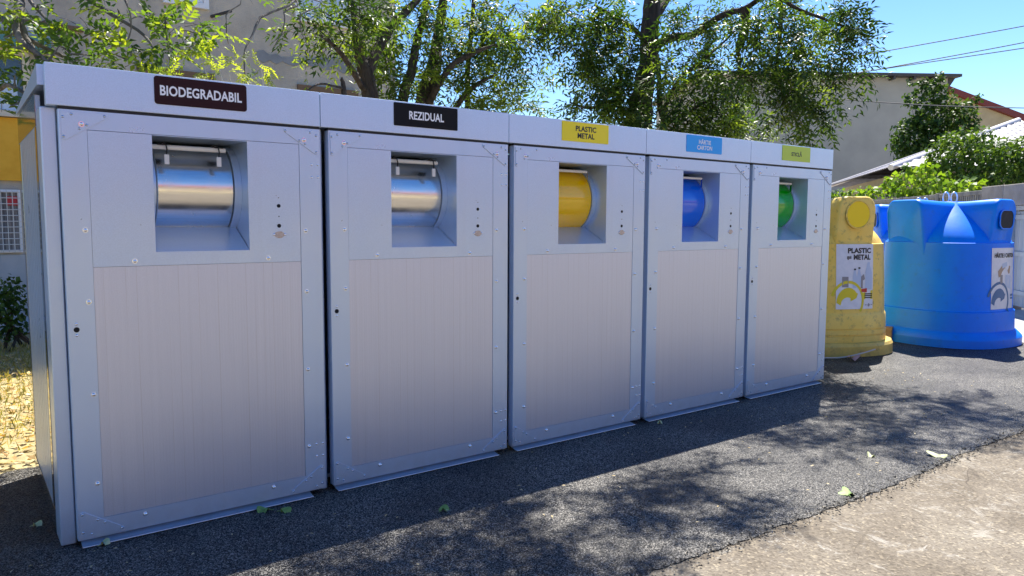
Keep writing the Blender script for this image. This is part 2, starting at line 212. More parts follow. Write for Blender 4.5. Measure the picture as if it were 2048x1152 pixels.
def two_tone(name, c1, c2, scale, rough=.6, lo=.35, hi=.65, bscale=None, bstr=.3, bdist=.003, metal=0., spec=.5, stretch=(1, 1, 1)):
    m, t, b = mat(name, c1, rough, metal, spec)
    v = coords(t, stretch)
    c = ramp(t, noise(t, v, scale, 6), [(lo, c1), (hi, c2)])
    t.links.new(c, b.inputs["Base Color"])
    if bscale: bump(t, b, noise(t, v, bscale, 4), bstr, bdist)
    return m

M = {}
# grey metallic powder coat: fine speckle, soft unevenness
def powder(name, c, rough, metal, ripple=.012):
    m, t, b = mat(name, c, rough, metal)
    v = coords(t)
    sp = noise(t, v, 420, 2)
    d = tuple(x * .92 for x in c); l = tuple(min(1, x * 1.06) for x in c)
    c1 = ramp(t, sp, [(.34, d), (.66, l)])
    big = noise(t, v, 2.2, 4)
    c2 = mixc(t, .14, c1, ramp(t, big, [(.35, (c[0] * .82, c[1] * .9, c[2])), (.65, (c[0] * 1.08, c[1] * .98, c[2] * .96))]))
    smu = noise(t, coords(t, (7, 7, .5)), 1.6, 2, .5)                      # runs left by rain
    c2 = mixc(t, ramp(t, smu, [(.54, (0, 0, 0)), (.80, (.09, .09, .09))]), c2, (.40, .40, .40))
    sx = t.nodes.new("ShaderNodeSeparateXYZ"); t.links.new(v, sx.inputs[0])
    low = t.nodes.new("ShaderNodeMapRange"); t.links.new(sx.outputs[2], low.inputs[0]); low.inputs[1].default_value = .16; low.inputs[2].default_value = .0; low.inputs[4].default_value = .55
    lm = N(t, "ShaderNodeMath", operation='MULTIPLY'); t.links.new(low.outputs[0], lm.inputs[0]); t.links.new(noise(t, v, 18, 6, .7), lm.inputs[1])
    c2 = mixc(t, lm.outputs[0], c2, (.24, .22, .19))                        # splashed dust at the foot
    t.links.new(c2, b.inputs["Base Color"])
    fin = noise(t, v, 5.5, 6, .65)
    rg = t.nodes.new("ShaderNodeMapRange"); rg.inputs[1].default_value = .3; rg.inputs[2].default_value = .7; rg.inputs[3].default_value = rough - .03; rg.inputs[4].default_value = rough + .05
    t.links.new(fin, rg.inputs[0]); t.links.new(rg.outputs[0], b.inputs["Roughness"])
    bump(t, b, noise(t, v, 2.0, 1), ripple, .03)
    return m
M['frame'] = powder('grey_powder_coat', (.545, .665, .82), .30, .46)
M['header'] = powder('grey_powder_coat_header', (.60, .71, .85), .31, .42)
# ribbed sandwich panel
m, t, b = mat('ribbed_panel', (.50, .48, .53), .36, .62); v = coords(t)
sx = t.nodes.new("ShaderNodeSeparateXYZ"); t.links.new(v, sx.inputs[0])
def wave_x(freq):
    a = N(t, "ShaderNodeMath", operation='MULTIPLY'); t.links.new(sx.outputs[0], a.inputs[0]); a.inputs[1].default_value = freq * 2 * math.pi
    s = N(t, "ShaderNodeMath", operation='SINE'); t.links.new(a.outputs[0], s.inputs[0]); return s.outputs[0]
rib = wave_x(1 / .0125)
gro = t.nodes.new("ShaderNodeMapRange"); t.links.new(wave_x(1 / .0405), gro.inputs[0]); gro.inputs[1].default_value = .965; gro.inputs[2].default_value = 1.0
st = noise(t, coords(t, (60, 1, 1.0)), 1.0, 3)
base = ramp(t, st, [(.3, (.585, .63, .735)), (.7, (.615, .66, .765))])
sp = ramp(t, noise(t, v, 380, 2), [(.35, (.86, .86, .86)), (.65, (1.1, 1.1, 1.1))])
base = mixc(t, 1.0, base, sp, 'MULTIPLY')
gf = N(t, 'ShaderNodeMath', operation='MULTIPLY'); t.links.new(gro.outputs[0], gf.inputs[0]); gv = t.nodes.new('ShaderNodeMapRange'); gv.inputs[1].default_value = .42; gv.inputs[2].default_value = .68; gv.inputs[4].default_value = .5; t.links.new(noise(t, coords(t, (25, 1, .8)), 1.3, 3), gv.inputs[0]); t.links.new(gv.outputs[0], gf.inputs[1])
base = mixc(t, gf.outputs[0], base, (.40, .40, .42))
t.links.new(base, b.inputs["Base Color"])
n1 = bump(t, b, rib, .10, .0006)
ng = N(t, "ShaderNodeMath", operation='MULTIPLY'); t.links.new(gro.outputs[0], ng.inputs[0]); ng.inputs[1].default_value = -1
n2 = bump(t, b, ng.outputs[0], .18, .0008, n1)
bump(t, b, noise(t, v, 2.5, 2), .05, .03, n2)
M['panel'] = m
# glossier side sheet
m, t, b = mat('side_sheet', (.20, .21, .19), .08, .85); v = coords(t)
M['side'] = m
M['dark'] = mat('gap_shade', (.012, .013, .018), .6)[0]  # near-black that paints the shade in the gap under the header
M['hole'] = mat('black_hole', (.004, .004, .005), .8)[0]
M['zinc'] = mat('zinc_screw', (.95, .95, .95), .10, 1.0)[0]
M['rivet'] = mat('painted_rivet', (.50, .55, .63), .18, .85)[0]
M['plate'] = two_tone('worn_steel_plate', (.42, .33, .28), (.55, .52, .5), 90, .4, metal=.6)
M['white_plastic'] = mat('white_plastic', (.78, .76, .70), .35)[0]
M['black_wire'] = mat('black_wire', (.012, .012, .012), .5)[0]
# brushed stainless drum
m, t, b = mat('brushed_stainless', (.74, .74, .73), .16, 1.0); v = coords(t, (1, 30, 30))
t.links.new(ramp(t, noise(t, v, 6, 4), [(.3, (.66, .66, .65)), (.7, (.78, .78, .77))]), b.inputs["Base Color"])
sm = noise(t, coords(t), 9, 5)
rg = t.nodes.new("ShaderNodeMapRange"); rg.inputs[1].default_value = .35; rg.inputs[2].default_value = .75; rg.inputs[3].default_value = .17; rg.inputs[4].default_value = .30
t.links.new(sm, rg.inputs[0]); t.links.new(rg.outputs[0], b.inputs["Roughness"])
M['steel'] = m
def gloss(name, c):
    m, t, b = mat(name, c, .14, 0, .55); b.inputs["Coat Weight"].default_value = .4; b.inputs["Coat Roughness"].default_value = .08
    bump(t, b, noise(t, coords(t), 6, 3), .05, .004); return m
M['yellow_paint'] = gloss('yellow_paint', (.98, .58, .002)); M['blue_paint'] = gloss('blue_paint', (.001, .15, .85)); M['green_paint'] = gloss('green_paint', (.004, .40, .010))
M['sign_brown'] = mat('sign_brown', (.030, .006, .008), .5, 0, .2)[0]; M['sign_black'] = mat('sign_black', (.005, .004, .005), .5, 0, .2)[0]
M['sign_yellow'] = mat('sign_yellow', (.95, .76, .004), .35)[0]; M['sign_blue'] = mat('sign_blue', (.002, .37, .92), .35)[0]; M['sign_green'] = mat('sign_green', (.52, .66, .03), .35)[0]
M['ink_white'] = mat('ink_white', (.93, .93, .93), .4)[0]; M['ink_black'] = mat('ink_black', (.012, .012, .014), .4)[0]
# plastic of the bell containers
def plastic(name, c, c2, dirt, amount):
    m, t, b = mat(name, c, .40, 0, .28); v = coords(t)
    col = ramp(t, noise(t, v, 3.0, 6), [(.3, c), (.7, c2)])
    dn = noise(t, v, 14, 8, .7)
    col = mixc(t, ramp(t, dn, [(.54, (0, 0, 0)), (.74, (amount * .8,) * 3)]), col, dirt)
    sx = t.nodes.new("ShaderNodeSeparateXYZ"); t.links.new(v, sx.inputs[0])
    low = t.nodes.new("ShaderNodeMapRange"); t.links.new(sx.outputs[2], low.inputs[0]); low.inputs[1].default_value = .30; low.inputs[2].default_value = .02; low.inputs[4].default_value = amount
    lm = N(t, "ShaderNodeMath", operation='MULTIPLY'); t.links.new(low.outputs[0], lm.inputs[0]); t.links.new(noise(t, v, 9, 6, .7), lm.inputs[1])
    col = mixc(t, lm.outputs[0], col, dirt)
    t.links.new(col, b.inputs["Base Color"]); n1 = bump(t, b, noise(t, v, 90, 3), .12, .002); bump(t, b, noise(t, v, 5, 3), .10, .02, n1)
    return m
M['igloo_yellow'] = plastic('weathered_yellow_plastic', (.92, .60, .09), (.97, .70, .18), (.20, .17, .085), 1.0)
M['igloo_blue'] = plastic('blue_plastic', (.0, .19, .93), (.001, .24, 1.0), (.04, .10, .20), .35)
M['mouth_glow'] = mat('mouth_glow_yellow', (1.0, .70, .006), .3)[0]  # brightness of the lit container inside put into the colour
M['poster'] = two_tone('white_poster_film', (.78, .79, .84), (.70, .72, .78), 20, .3)
M['p_yellow'] = mat('print_yellow', (.76, .62, .02), .35)[0]; M['p_red'] = mat('print_red', (.55, .02, .02), .35)[0]
M['p_blue'] = mat('print_blue', (.02, .14, .34), .35)[0]; M['p_pale'] = mat('print_pale_blue', (.50, .60, .76), .35)[0]; M['p_grey'] = mat('print_grey', (.28, .27, .28), .4)[0]; M['p_tan'] = mat('print_tan', (.45, .30, .20), .4)[0]
# asphalt
m, t, b = mat('fresh_asphalt', (.03, .03, .03), .46, 0, .17); v = coords(t)
vo = t.nodes.new("ShaderNodeTexVoronoi"); vo.inputs["Scale"].default_value = 250; t.links.new(v, vo.inputs["Vector"])
vs = t.nodes.new("ShaderNodeSeparateColor"); t.links.new(vo.outputs["Color"], vs.inputs[0])
c = ramp(t, vs.outputs[0], [(.0, (.004, .004, .004)), (.5, (.017, .017, .0165)), (.76, (.075, .073, .069)), (.92, (.235, .225, .21))])
big = noise(t, v, 1.3, 6, .6)
c = mixc(t, 1.0, c, ramp(t, big, [(.36, (.55, .55, .57)), (.64, (1.45, 1.42, 1.36))]), 'MULTIPLY')
dust = noise(t, v, 3.2, 9, .74)
c = mixc(t, ramp(t, dust, [(.52, (0, 0, 0)), (.76, (.25, .25, .25))]), c, (.13, .12, .10))
t.links.new(c, b.inputs["Base Color"])
# every stone chip is a small facet of its own tilt
ge = t.nodes.new("ShaderNodeNewGeometry"); v1 = N(t, "ShaderNodeVectorMath", operation='SUBTRACT'); t.links.new(vo.outputs["Color"], v1.inputs[0]); v1.inputs[1].default_value = (.5, .5, .5)
v2 = N(t, "ShaderNodeVectorMath", operation='MULTIPLY'); t.links.new(v1.outputs[0], v2.inputs[0]); v2.inputs[1].default_value = (1.0, 1.0, 0)
v3 = N(t, "ShaderNodeVectorMath", operation='ADD'); t.links.new(v2.outputs[0], v3.inputs[0]); t.links.new(ge.outputs["Normal"], v3.inputs[1])
v4 = N(t, "ShaderNodeVectorMath", operation='NORMALIZE'); t.links.new(v3.outputs[0], v4.inputs[0])
bump(t, b, noise(t, v, 45, 3), .35, .006, v4.outputs[0]); M['asphalt'] = m
# old concrete road
m, t, b = mat('old_concrete', (.4, .36, .3), .85, 0, .25); v = coords(t)
c = ramp(t, noise(t, v, 1.8, 10, .70), [(.34, (.122, .100, .073)), (.5, (.160, .134, .102)), (.66, (.208, .180, .140))])
vo = t.nodes.new("ShaderNodeTexVoronoi"); vo.inputs["Scale"].default_value = 95; t.links.new(v, vo.inputs["Vector"])
vs = t.nodes.new("ShaderNodeSeparateColor"); t.links.new(vo.outputs["Color"], vs.inputs[0])
c = mixc(t, 1.0, c, ramp(t, vs.outputs[0], [(0, (.72, .71, .69)), (.4, (1, 1, 1)), (.85, (1.15, 1.15, 1.13)), (1, (1.7, 1.7, 1.6))]), 'MULTIPLY')
c = mixc(t, ramp(t, noise(t, v, 4.2, 12, .80, 1.2), [(.56, (0, 0, 0)), (.63, (.8, .8, .8))]), c, (.33, .305, .26))
def scratches(sc, dist, width, msc, lo):                       # thin pale scrapes: iso-lines of a noise kept only in patches
    f = noise(t, coords(t, sc), 1.0, 3, .5, dist)
    a = N(t, "ShaderNodeMath", operation='SUBTRACT'); t.links.new(f, a.inputs[0]); a.inputs[1].default_value = .5
    a2 = N(t, "ShaderNodeMath", operation='ABSOLUTE'); t.links.new(a.outputs[0], a2.inputs[0])
    r1 = ramp(t, a2.outputs[0], [(0, (1, 1, 1)), (width, (0, 0, 0))]); r2 = ramp(t, noise(t, v, msc, 6, .7), [(lo, (0, 0, 0)), (lo + .05, (1, 1, 1))])
    return mixc(t, 1.0, r1, r2, 'MULTIPLY')
c = mixc(t, scratches((2.5, 9, 1), 1.5, .013, 3.1, .56), c, (.36, .335, .29))
c = mixc(t, scratches((12, 5, 1), 2.0, .016, 2.3, .58), c, (.38, .355, .31))
c = mixc(t, scratches((1.6, 2.2, 1), .8, .004, 1.1, .50), c, (.07, .055, .042))
c = mixc(t, ramp(t, noise(t, v, 17, 5, .6), [(.66, (0, 0, 0)), (.72, (.8, .8, .8))]), c, (.075, .055, .04))
t.links.new(c, b.inputs["Base Color"]); n1 = bump(t, b, vo.outputs["Distance"], .6, .005); bump(t, b, noise(t, v, 9, 8, .7), .7, .02, n1); M['concrete_road'] = m
M['pavement'] = two_tone('pale_pavement', (.32, .30, .28), (.40, .38, .35), 4, .85, bscale=60)
M['soil'] = two_tone('dry_soil', (.26, .21, .10), (.42, .35, .18), 5, .95, bscale=50, bstr=.6, bdist=.02)
# plaster
m, t, b = mat('stained_render', (.4, .38, .35), .9, 0, .2); v = coords(t)
c = ramp(t, noise(t, v, .9, 8, .65), [(.34, (.35, .315, .265)), (.52, (.50, .45, .375)), (.68, (.66, .56, .43))])
c = mixc(t, ramp(t, noise(t, coords(t, (1.4, 1, .22)), 2.2, 6, .7), [(.56, (0, 0, 0)), (.74, (.6, .6, .6))]), c, (.27, .26, .25))
c = mixc(t, ramp(t, noise(t, coords(t, (.7, 1, .5)), 1.6, 4, .6), [(.60, (0, 0, 0)), (.66, (.5, .5, .5))]), c, (.40, .42, .42))
t.links.new(c, b.inputs["Base Color"]); n1 = bump(t, b, noise(t, v, 55, 4, .7), .9, .012); bump(t, b, noise(t, v, 3, 5), .4, .02, n1); M['render_wall'] = m
M['cement_patch'] = two_tone('cement_patch', (.20, .21, .22), (.27, .28, .29), 5, .85, bscale=30, bstr=.3)
M['gable_wall'] = two_tone('grey_gable_render', (.335, .33, .30), (.385, .375, .34), 1.2, .9, bscale=30, bstr=.3, bdist=.01)
M['tan_wall'] = two_tone('tan_render', (.40, .33, .22), (.46, .38, .26), 2, .9)
M['fence_concrete'] = two_tone('grey_concrete', (.13, .13, .125), (.22, .215, .20), 7, .9, bscale=40, bstr=.5, bdist=.01)
M['pillar'] = two_tone('brown_grey_plaster', (.20, .18, .155), (.28, .26, .23), 4, .9, bscale=40, bstr=.4, bdist=.01)
M['gate'] = two_tone('grey_gate_paint', (.33, .36, .36), (.42, .45, .44), 6, .55, stretch=(1, 1, .3))
M['dark_metal'] = mat('dark_gutter', (.045, .042, .045), .5)[0]
M['red_trim'] = mat('dark_red_trim', (.16, .022, .022), .5)[0]
M['orange_wall'] = two_tone('orange_render', (.72, .36, .025), (.80, .43, .04), 8, .85, bscale=80)
M['awning'] = mat('teal_sheet', (.08, .22, .21), .5)[0]
M['frame_cream'] = mat('cream_window_frame', (.62, .55, .44), .5)[0]; M['frame_white'] = mat('white_window_frame', (.75, .76, .78), .45)[0]
M['lintel'] = mat('brown_lintel', (.17, .105, .06), .8)[0]
M['shutter'] = two_tone('white_shutter', (.66, .68, .72), (.74, .76, .80), 5, .45)
m, t, b = mat('window_glass', (.05, .07, .09), .08, 0, .8); M['glass'] = m
M['curtain'] = two_tone('pale_blue_curtain', (.40, .55, .75), (.62, .72, .86), 14, .7, stretch=(1, 1, .1))
M['grille'] = mat('grille_bars', (.62, .62, .60), .5)[0]; M['red_cloth'] = mat('red_cloth', (.55, .05, .06), .8)[0]; M['grey_cloth'] = two_tone('grey_curtain', (.10, .10, .11), (.34, .33, .32), 16, .8, stretch=(2, 1, .1))
M['plinth'] = two_tone('grey_plinth', (.34, .36, .38), (.44, .45, .46), 3, .9, bscale=40)
M['tile_roof'] = two_tone('lilac_grey_metal_tile', (.115, .112, .14), (.15, .145, .178), 3, .55, metal=.0)
M['ridge'] = mat('pale_ridge_cap', (.62, .58, .56), .4)[0]
M['wire'] = mat('black_cable', (.03, .035, .045), .6)[0]
M['wood'] = two_tone('old_wood', (.24, .17, .10), (.36, .27, .17), 12, .85)
M['pink'] = mat('pink_plastic', (.62, .38, .42), .5)[0]; M['strap'] = mat('pale_strap', (.50, .48, .45), .5)[0]
M['debris'] = mat('pale_debris', (.68, .66, .58), .7)[0]
M['far_beige'] = two_tone('beige_render_far', (.62, .52, .38), (.70, .60, .45), .7, .9)
M['far_red'] = mat('red_roof_far', (.40, .07, .05), .7)[0]
M['ring'] = mat('galvanised_ring', (.72, .74, .78), .35, .6)[0]
# bark
def bark(name, c1, c2):
    return two_tone(name, c1, c2, 9, .9, bscale=24, bstr=.8, bdist=.02, stretch=(3, 3, .5))
M['bark'] = bark('brown_bark', (.022, .016, .012), (.075, .055, .04)); M['bark_grey'] = bark('grey_bark', (.08, .07, .06), (.20, .18, .155)); M['twig_pale'] = bark('pale_twig', (.30, .27, .23), (.48, .44, .39))
# leaves: base tone comes from a per-leaf attribute (young yellow-green to old dark green)
def leafmat(name, dark, mid, light, trans=.45, rough=.42, spec=.4):
    m, t, b = mat(name, mid, rough, 0, spec)
    a = t.nodes.new("ShaderNodeAttribute"); a.attribute_name = 'tone'
    c = ramp(t, a.outputs["Fac"], [(.0, dark), (.5, mid), (1.0, light)])
    t.links.new(c, b.inputs["Base Color"])
    tr = t.nodes.new("ShaderNodeBsdfTranslucent"); c2 = mixc(t, 1.0, c, (1.9, 1.7, .55), 'MULTIPLY'); t.links.new(c2, tr.inputs[0])
    mx = t.nodes.new("ShaderNodeMixShader"); mx.inputs[0].default_value = trans
    out = t.nodes["Material Output"]; t.links.new(b.outputs[0], mx.inputs[1]); t.links.new(tr.outputs[0], mx.inputs[2]); t.links.new(mx.outputs[0], out.inputs[0])
    return m
M['leaf_ash'] = leafmat('ash_leaf', (.014, .036, .008), (.045, .098, .016), (.17, .25, .03))
M['leaf_robinia'] = leafmat('robinia_leaf', (.035, .085, .018), (.09, .17, .028), (.32, .40, .03), .5)
M['leaf_vine'] = leafmat('vine_leaf', (.05, .12, .015), (.11, .21, .025), (.24, .34, .04), .45, .5, .25)
M['leaf_bush'] = leafmat('bush_leaf', (.02, .05, .012), (.05, .105, .02), (.12, .20, .03), .35, .5, .25)
M['leaf_dry'] = leafmat('dry_leaf', (.28, .16, .06), (.48, .35, .15), (.68, .57, .36), .25, .8)
M['grass'] = leafmat('grass_blade', (.11, .13, .025), (.29, .26, .06), (.50, .40, .17), .3, .7)
M['grit'] = leafmat('grit_chip', (.02, .02, .02), (.10, .09, .075), (.36, .33, .28), .0, .9, .2)
M['leaf_fallen'] = two_tone('fallen_leaf', (.13, .24, .05), (.22, .33, .08), 30, .6)
M['leaf_fallen_pale'] = two_tone('pale_fallen_leaf', (.42, .46, .20), (.55, .55, .30), 30, .6)

# ------------------------------------------------------------------ mesh helpers
def link(name, me, m=None, parent=None, loc=None):
    o = bpy.data.objects.new(name, me); COL.objects.link(o)
    if m is not None and me is not None and not me.materials: me.materials.append(m)
    if parent is not None: o.parent = parent
    if loc is not None: o.location = loc
    return o
def tag(o, label=None, cat=None, group=None, kind=None):
    if label: o['label'] = label
    if cat: o['category'] = cat
    if group: o['group'] = group
    if kind: o['kind'] = kind
    return o
def empty(name, loc, label, cat, group=None, rz=0):
    o = bpy.data.objects.new(name, None); COL.objects.link(o); o.location = loc; o.rotation_euler = (0, 0, rz); o.empty_display_size = .2
    return tag(o, label, cat, group)
class MB:
    def __init__(s): s.bm = bmesh.new()
    def box(s, x0, x1, y0, y1, z0, z1, bev=0.0):
        vs = [s.bm.verts.new(p) for p in ((x0, y0, z0), (x1, y0, z0), (x1, y1, z0), (x0, y1, z0), (x0, y0, z1), (x1, y0, z1), (x1, y1, z1), (x0, y1, z1))]
        fs = [s.bm.faces.new([vs[i] for i in q]) for q in ((3, 2, 1, 0), (4, 5, 6, 7), (0, 1, 5, 4), (1, 2, 6, 5), (2, 3, 7, 6), (3, 0, 4, 7))]
        if bev:
            es = list({e for f in fs for e in f.edges}); bmesh.ops.bevel(s.bm, geom=es, offset=bev, segments=2, affect='EDGES', profile=.5)
        return s
    def prism(s, pts, d, bev=0.0):        # polygon (list of 3d points) extruded by vector d
        d = Vector(d); a = [s.bm.verts.new(p) for p in pts]; c = [s.bm.verts.new(Vector(p) + d) for p in pts]; n = len(pts)
        fs = [s.bm.faces.new(a[::-1]), s.bm.faces.new(c)] + [s.bm.faces.new((a[i], a[(i + 1) % n], c[(i + 1) % n], c[i])) for i in range(n)]
        if bev: bmesh.ops.bevel(s.bm, geom=list({e for f in fs for e in f.edges}), offset=bev, segments=2, affect='EDGES', profile=.5)
        return s
    def ring(s, outer, inner, d):         # frame between two same-count loops, extruded by d
        d = Vector(d); n = len(outer)
        A = [s.bm.verts.new(p) for p in outer]; B = [s.bm.verts.new(p) for p in inner]
        A2 = [s.bm.verts.new(Vector(p) + d) for p in outer]; B2 = [s.bm.verts.new(Vector(p) + d) for p in inner]
        for i in range(n):
            j = (i + 1) % n
            for q in ((A[i], A[j], B[j], B[i]), (A2[j], A2[i], B2[i], B2[j]), (A[j], A[i], A2[i], A2[j]), (B[i], B[j], B2[j], B2[i])): s.bm.faces.new(q)
        return s
    def tube(s, pts, radii, seg=8, cap=True, closed=False):
        P = [Vector(p) for p in pts]; n = len(P); rings = []
        up = Vector((0, 0, 1))
        for i in range(n):
            if closed: d = P[(i + 1) % n] - P[i - 1]
            else: d = P[min(i + 1, n - 1)] - P[max(i - 1, 0)]
            if d.length < 1e-9: d = Vector((0, 0, 1))
            d.normalize()
            if i == 0: a = d.orthogonal().normalized()
            else: a = (a - d * a.dot(d)); a = a.normalized() if a.length > 1e-6 else d.orthogonal().normalized()
            bb = d.cross(a); r = radii[i] if hasattr(radii, '__len__') else radii
            rings.append([s.bm.verts.new(P[i] + (a * math.cos(2 * math.pi * k / seg) + bb * math.sin(2 * math.pi * k / seg)) * r) for k in range(seg)])
        for i in range(n if closed else n - 1):
            q = rings[i]; p = rings[(i + 1) % n]
            for k in range(seg): s.bm.faces.new((q[k], q[(k + 1) % seg], p[(k + 1) % seg], p[k]))
        if cap and not closed: s.bm.faces.new(rings[0][::-1]); s.bm.faces.new(rings[-1])
        return s
    def cyl(s, p0, p1, r, seg=20, r2=None): return s.tube([p0, p1], [r, r if r2 is None else r2], seg)
    def grid(s, rows, closed=False):      # rows of equal-length vertex lists
        V = [[s.bm.verts.new(p) for p in r] for r in rows]; n = len(V[0])
        for i in range(len(V) - 1):
            for k in range(n if closed else n - 1):
                s.bm.faces.new((V[i][k], V[i][(k + 1) % n], V[i + 1][(k + 1) % n], V[i + 1][k]))
        return V
    def mesh(s, name, smooth=False, angle=35):
        bmesh.ops.recalc_face_normals(s.bm, faces=s.bm.faces[:])
        me = bpy.data.meshes.new(name); s.bm.to_mesh(me); s.bm.free()
        if smooth:
            me.polygons.foreach_set('use_smooth', [True] * len(me.polygons))
            try: me.set_sharp_from_angle(angle=R(angle))
            except Exception: pass
        return me
    def build(s, name, m, parent=None, loc=None, smooth=False, angle=35): return link(name, s.mesh(name, smooth, angle), m, parent, loc)
def text_mesh(body, size=1.0, bold=.0, sx=1.0, line=1.0):
    c = bpy.data.curves.new("lettering", 'FONT'); c.body = body; c.size = size; c.align_x = 'CENTER'; c.align_y = 'CENTER'
    c.offset = bold * 2.2; c.space_line = line; c.resolution_u = 3; c.space_character = 1.02
    o = bpy.data.objects.new("lettering", c); COL.objects.link(o)
    bpy.context.view_layer.update()
    me = bpy.data.meshes.new_from_object(o.evaluated_get(bpy.context.evaluated_depsgraph_get()))
    bpy.data.objects.remove(o); bpy.data.curves.remove(c)
    co = np.zeros(len(me.vertices) * 3); me.vertices.foreach_get('co', co); co = co.reshape(-1, 3)
    lo, hi = co.min(0), co.max(0); co -= (lo + hi) / 2; co[:, 0] *= sx
    me.vertices.foreach_set('co', co.ravel()); me.update(); me.materials.clear()
    return me, co[:, 0].max() * 2, co[:, 1].max() * 2
def text_fit(body, wid, hei, bold=.02, line=.95):   # lettering scaled to a width and height, lying in local xz facing -y
    me, a, b = text_mesh(body, 1.0, bold, 1.0, line)
    co = np.zeros(len(me.vertices) * 3); me.vertices.foreach_get('co', co); co = co.reshape(-1, 3)
    out = np.zeros_like(co); out[:, 0] = co[:, 0] * wid / a; out[:, 2] = co[:, 1] * hei / b; out[:, 1] = co[:, 2]
    me.vertices.foreach_set('co', out.ravel()); me.update(); return me
def rrect(x0, x1, z0, z1, r, y, seg=5):
    pts = []
    for cx, cz, a0 in ((x1 - r, z0 + r, -90), (x1 - r, z1 - r, 0), (x0 + r, z1 - r, 90), (x0 + r, z0 + r, 180)):
        for k in range(seg + 1):
            a = R(a0 + 90 * k / seg); pts.append((cx + r * math.cos(a), y, cz + r * math.sin(a)))
    return pts

# ------------------------------------------------------------------ ground
def sheet(name, pts, z, m):
    b_ = MB(); b_.bm.faces.new([b_.bm.verts.new((x, y, z)) for x, y in pts]); return tag(b_.build(name, m), kind='structure')
sheet('ground', [(-150, -150), (250, -150), (250, 250), (-150, 250)], -0.02, M['soil'])
sheet('road', [(-40, -1.2), (-40, -9.5), (90, -9.5), (90, -1.2)], -0.0065, M['concrete_road'])
rnd = random.Random(3)
EX = [-20, 1.0, 1.65, 2.14, 2.63, 3.03, 3.49, 4.11, 4.74, 5.11, 60]; EY = [-1.49, -1.495, -1.515, -1.540, -1.568, -1.580, -1.592, -1.573, -1.569, -1.588, -1.588]
edge = []; x = -14.0
while x < 40:
    edge.append((x, float(np.interp(x, EX, EY)) + .006 * math.sin(x * 7.3 + 1) + rnd.uniform(-.011, .011))); x += rnd.uniform(.015, .05) if 0 < x < 7 else .3
back = []; x = 9.4
while x > -14:
    back.append((x, 1.30 + .05 * math.sin(x * 3.1) + rnd.uniform(-.03, .03))); x -= rnd.uniform(.04, .1) if x < 1 else .4
sheet('asphalt_pad', edge + [(40, 1.1), (9.6, 1.1), (9.4, 6.2), (7.5, 6.4), (5.6, 4.5), (5.6, 1.3)] + [p for p in back if p[0] < 5.5], -0.002, M['asphalt'])
sheet('pavement', [(9.0, 1.0), (9.3, -.6), (40, -.6), (40, 30), (20, 12), (9.0, 7)], 0.004, M['pavement'])

# ------------------------------------------------------------------ waste cabinets
CW = 1.1; DW = 1.0574; ZT = 1.7524; ZB = .0254; HT = 1.924; HB = 1.7646; DEP = 1.14
cache = {}
def shared(key, fn):
    if key not in cache: cache[key] = fn()
    return cache[key]
def body_mesh(first, last):
    b_ = MB(); x0 = -.056 if first else -.0395; x1 = CW - .0405
    b_.box(x0, x0 + .016, .2 if first else .075, DEP, .0, HB + .06)               # left wall
    b_.box(x1 - .016, x1, .075, DEP, .0, HB + .06)
    b_.box(x0 + .017, x1 - .017, DEP - .016, DEP, .02, HB + .06)
    b_.box(x0 + .017, x1 - .017, .12, DEP - .017, .03, .05)                       # floor
    b_.box(x0, .0 if first else -.012, .05, .199 if first else .074, .0, HB - .001, .006)   # front posts
    b_.box(x1 - .028, x1, .05, .074, .02, HB - .001)
    b_.box((.001 if first else -.011), x1 - .029, .16, .18, ZT - .03, HB + .1)  # head rail behind the header
    return b_.mesh('body')
def door_mesh():
    b_ = MB()
    o_ = [(0, 0, ZB), (DW, 0, ZB), (DW, 0, ZT), (0, 0, ZT)]; i_ = [(.096, 0, .103), (.957, 0, .103), (.957, 0, 1.679), (.096, 0, 1.679)]
    b_.ring(o_, i_, (0, .045, 0))
    es = [e for e in b_.bm.edges if all(abs(v.co.y) < 1e-6 for v in e.verts) and (all(v.co.x in (0, DW) or v.co.z in (ZB, ZT) for v in e.verts))]
    bmesh.ops.bevel(b_.bm, geom=es, offset=.004, segments=2, affect='EDGES', profile=.5)
    b_.box(.02, DW - .02, .046, .05, .06, 1.18)
    return b_.mesh('door')
def upper_mesh():
    b_ = MB(); y = .0012
    o_ = [(.0972, y, 1.1362), (.9553, y, 1.1362), (.9553, y, 1.6772), (.0972, y, 1.6772)]; i_ = [(.331, y, 1.192), (.7195, y, 1.192), (.7195, y, 1.6745), (.331, y, 1.6745)]
    b_.ring(o_, i_, (0, .03, 0)); return b_.mesh('upper_panel')
def lower_mesh(): return MB().box(.0970, .9558, .0025, .03, .1040, 1.1350).mesh('lower_panel')
def gusset_mesh(sx, sz):
    w_, h_, r = .172, .118, .014
    c = [(0.008, 0.008), (w_, .008), (w_ - .002, .008 + r), (.022, h_), (.010, h_ - .004)]
    pts = [((a if sx > 0 else DW - a), -.0042, (ZB + z if sz > 0 else ZT - z)) for a, z in c]
    if sx * sz < 0: pts = pts[::-1]
    return MB().prism(pts, (0, .0041, 0), .0007).mesh('corner_plate')
def screw_mesh():
    b_ = MB(); b_.cyl((0, .001, 0), (0, -.0018, 0), .0100, 16, .0096)
    bmesh.ops.create_uvsphere(b_.bm, u_segments=14, v_segments=10, radius=.0080, matrix=Matrix.Translation((0, -.003, 0))); return b_.mesh('screw', True, 50)
def rivet_mesh():
    b_ = MB(); bmesh.ops.create_uvsphere(b_.bm, u_segments=12, v_segments=8, radius=.0054, matrix=Matrix.Scale(.8, 4, (0, 1, 0))); return b_.mesh('rivet', True, 80)
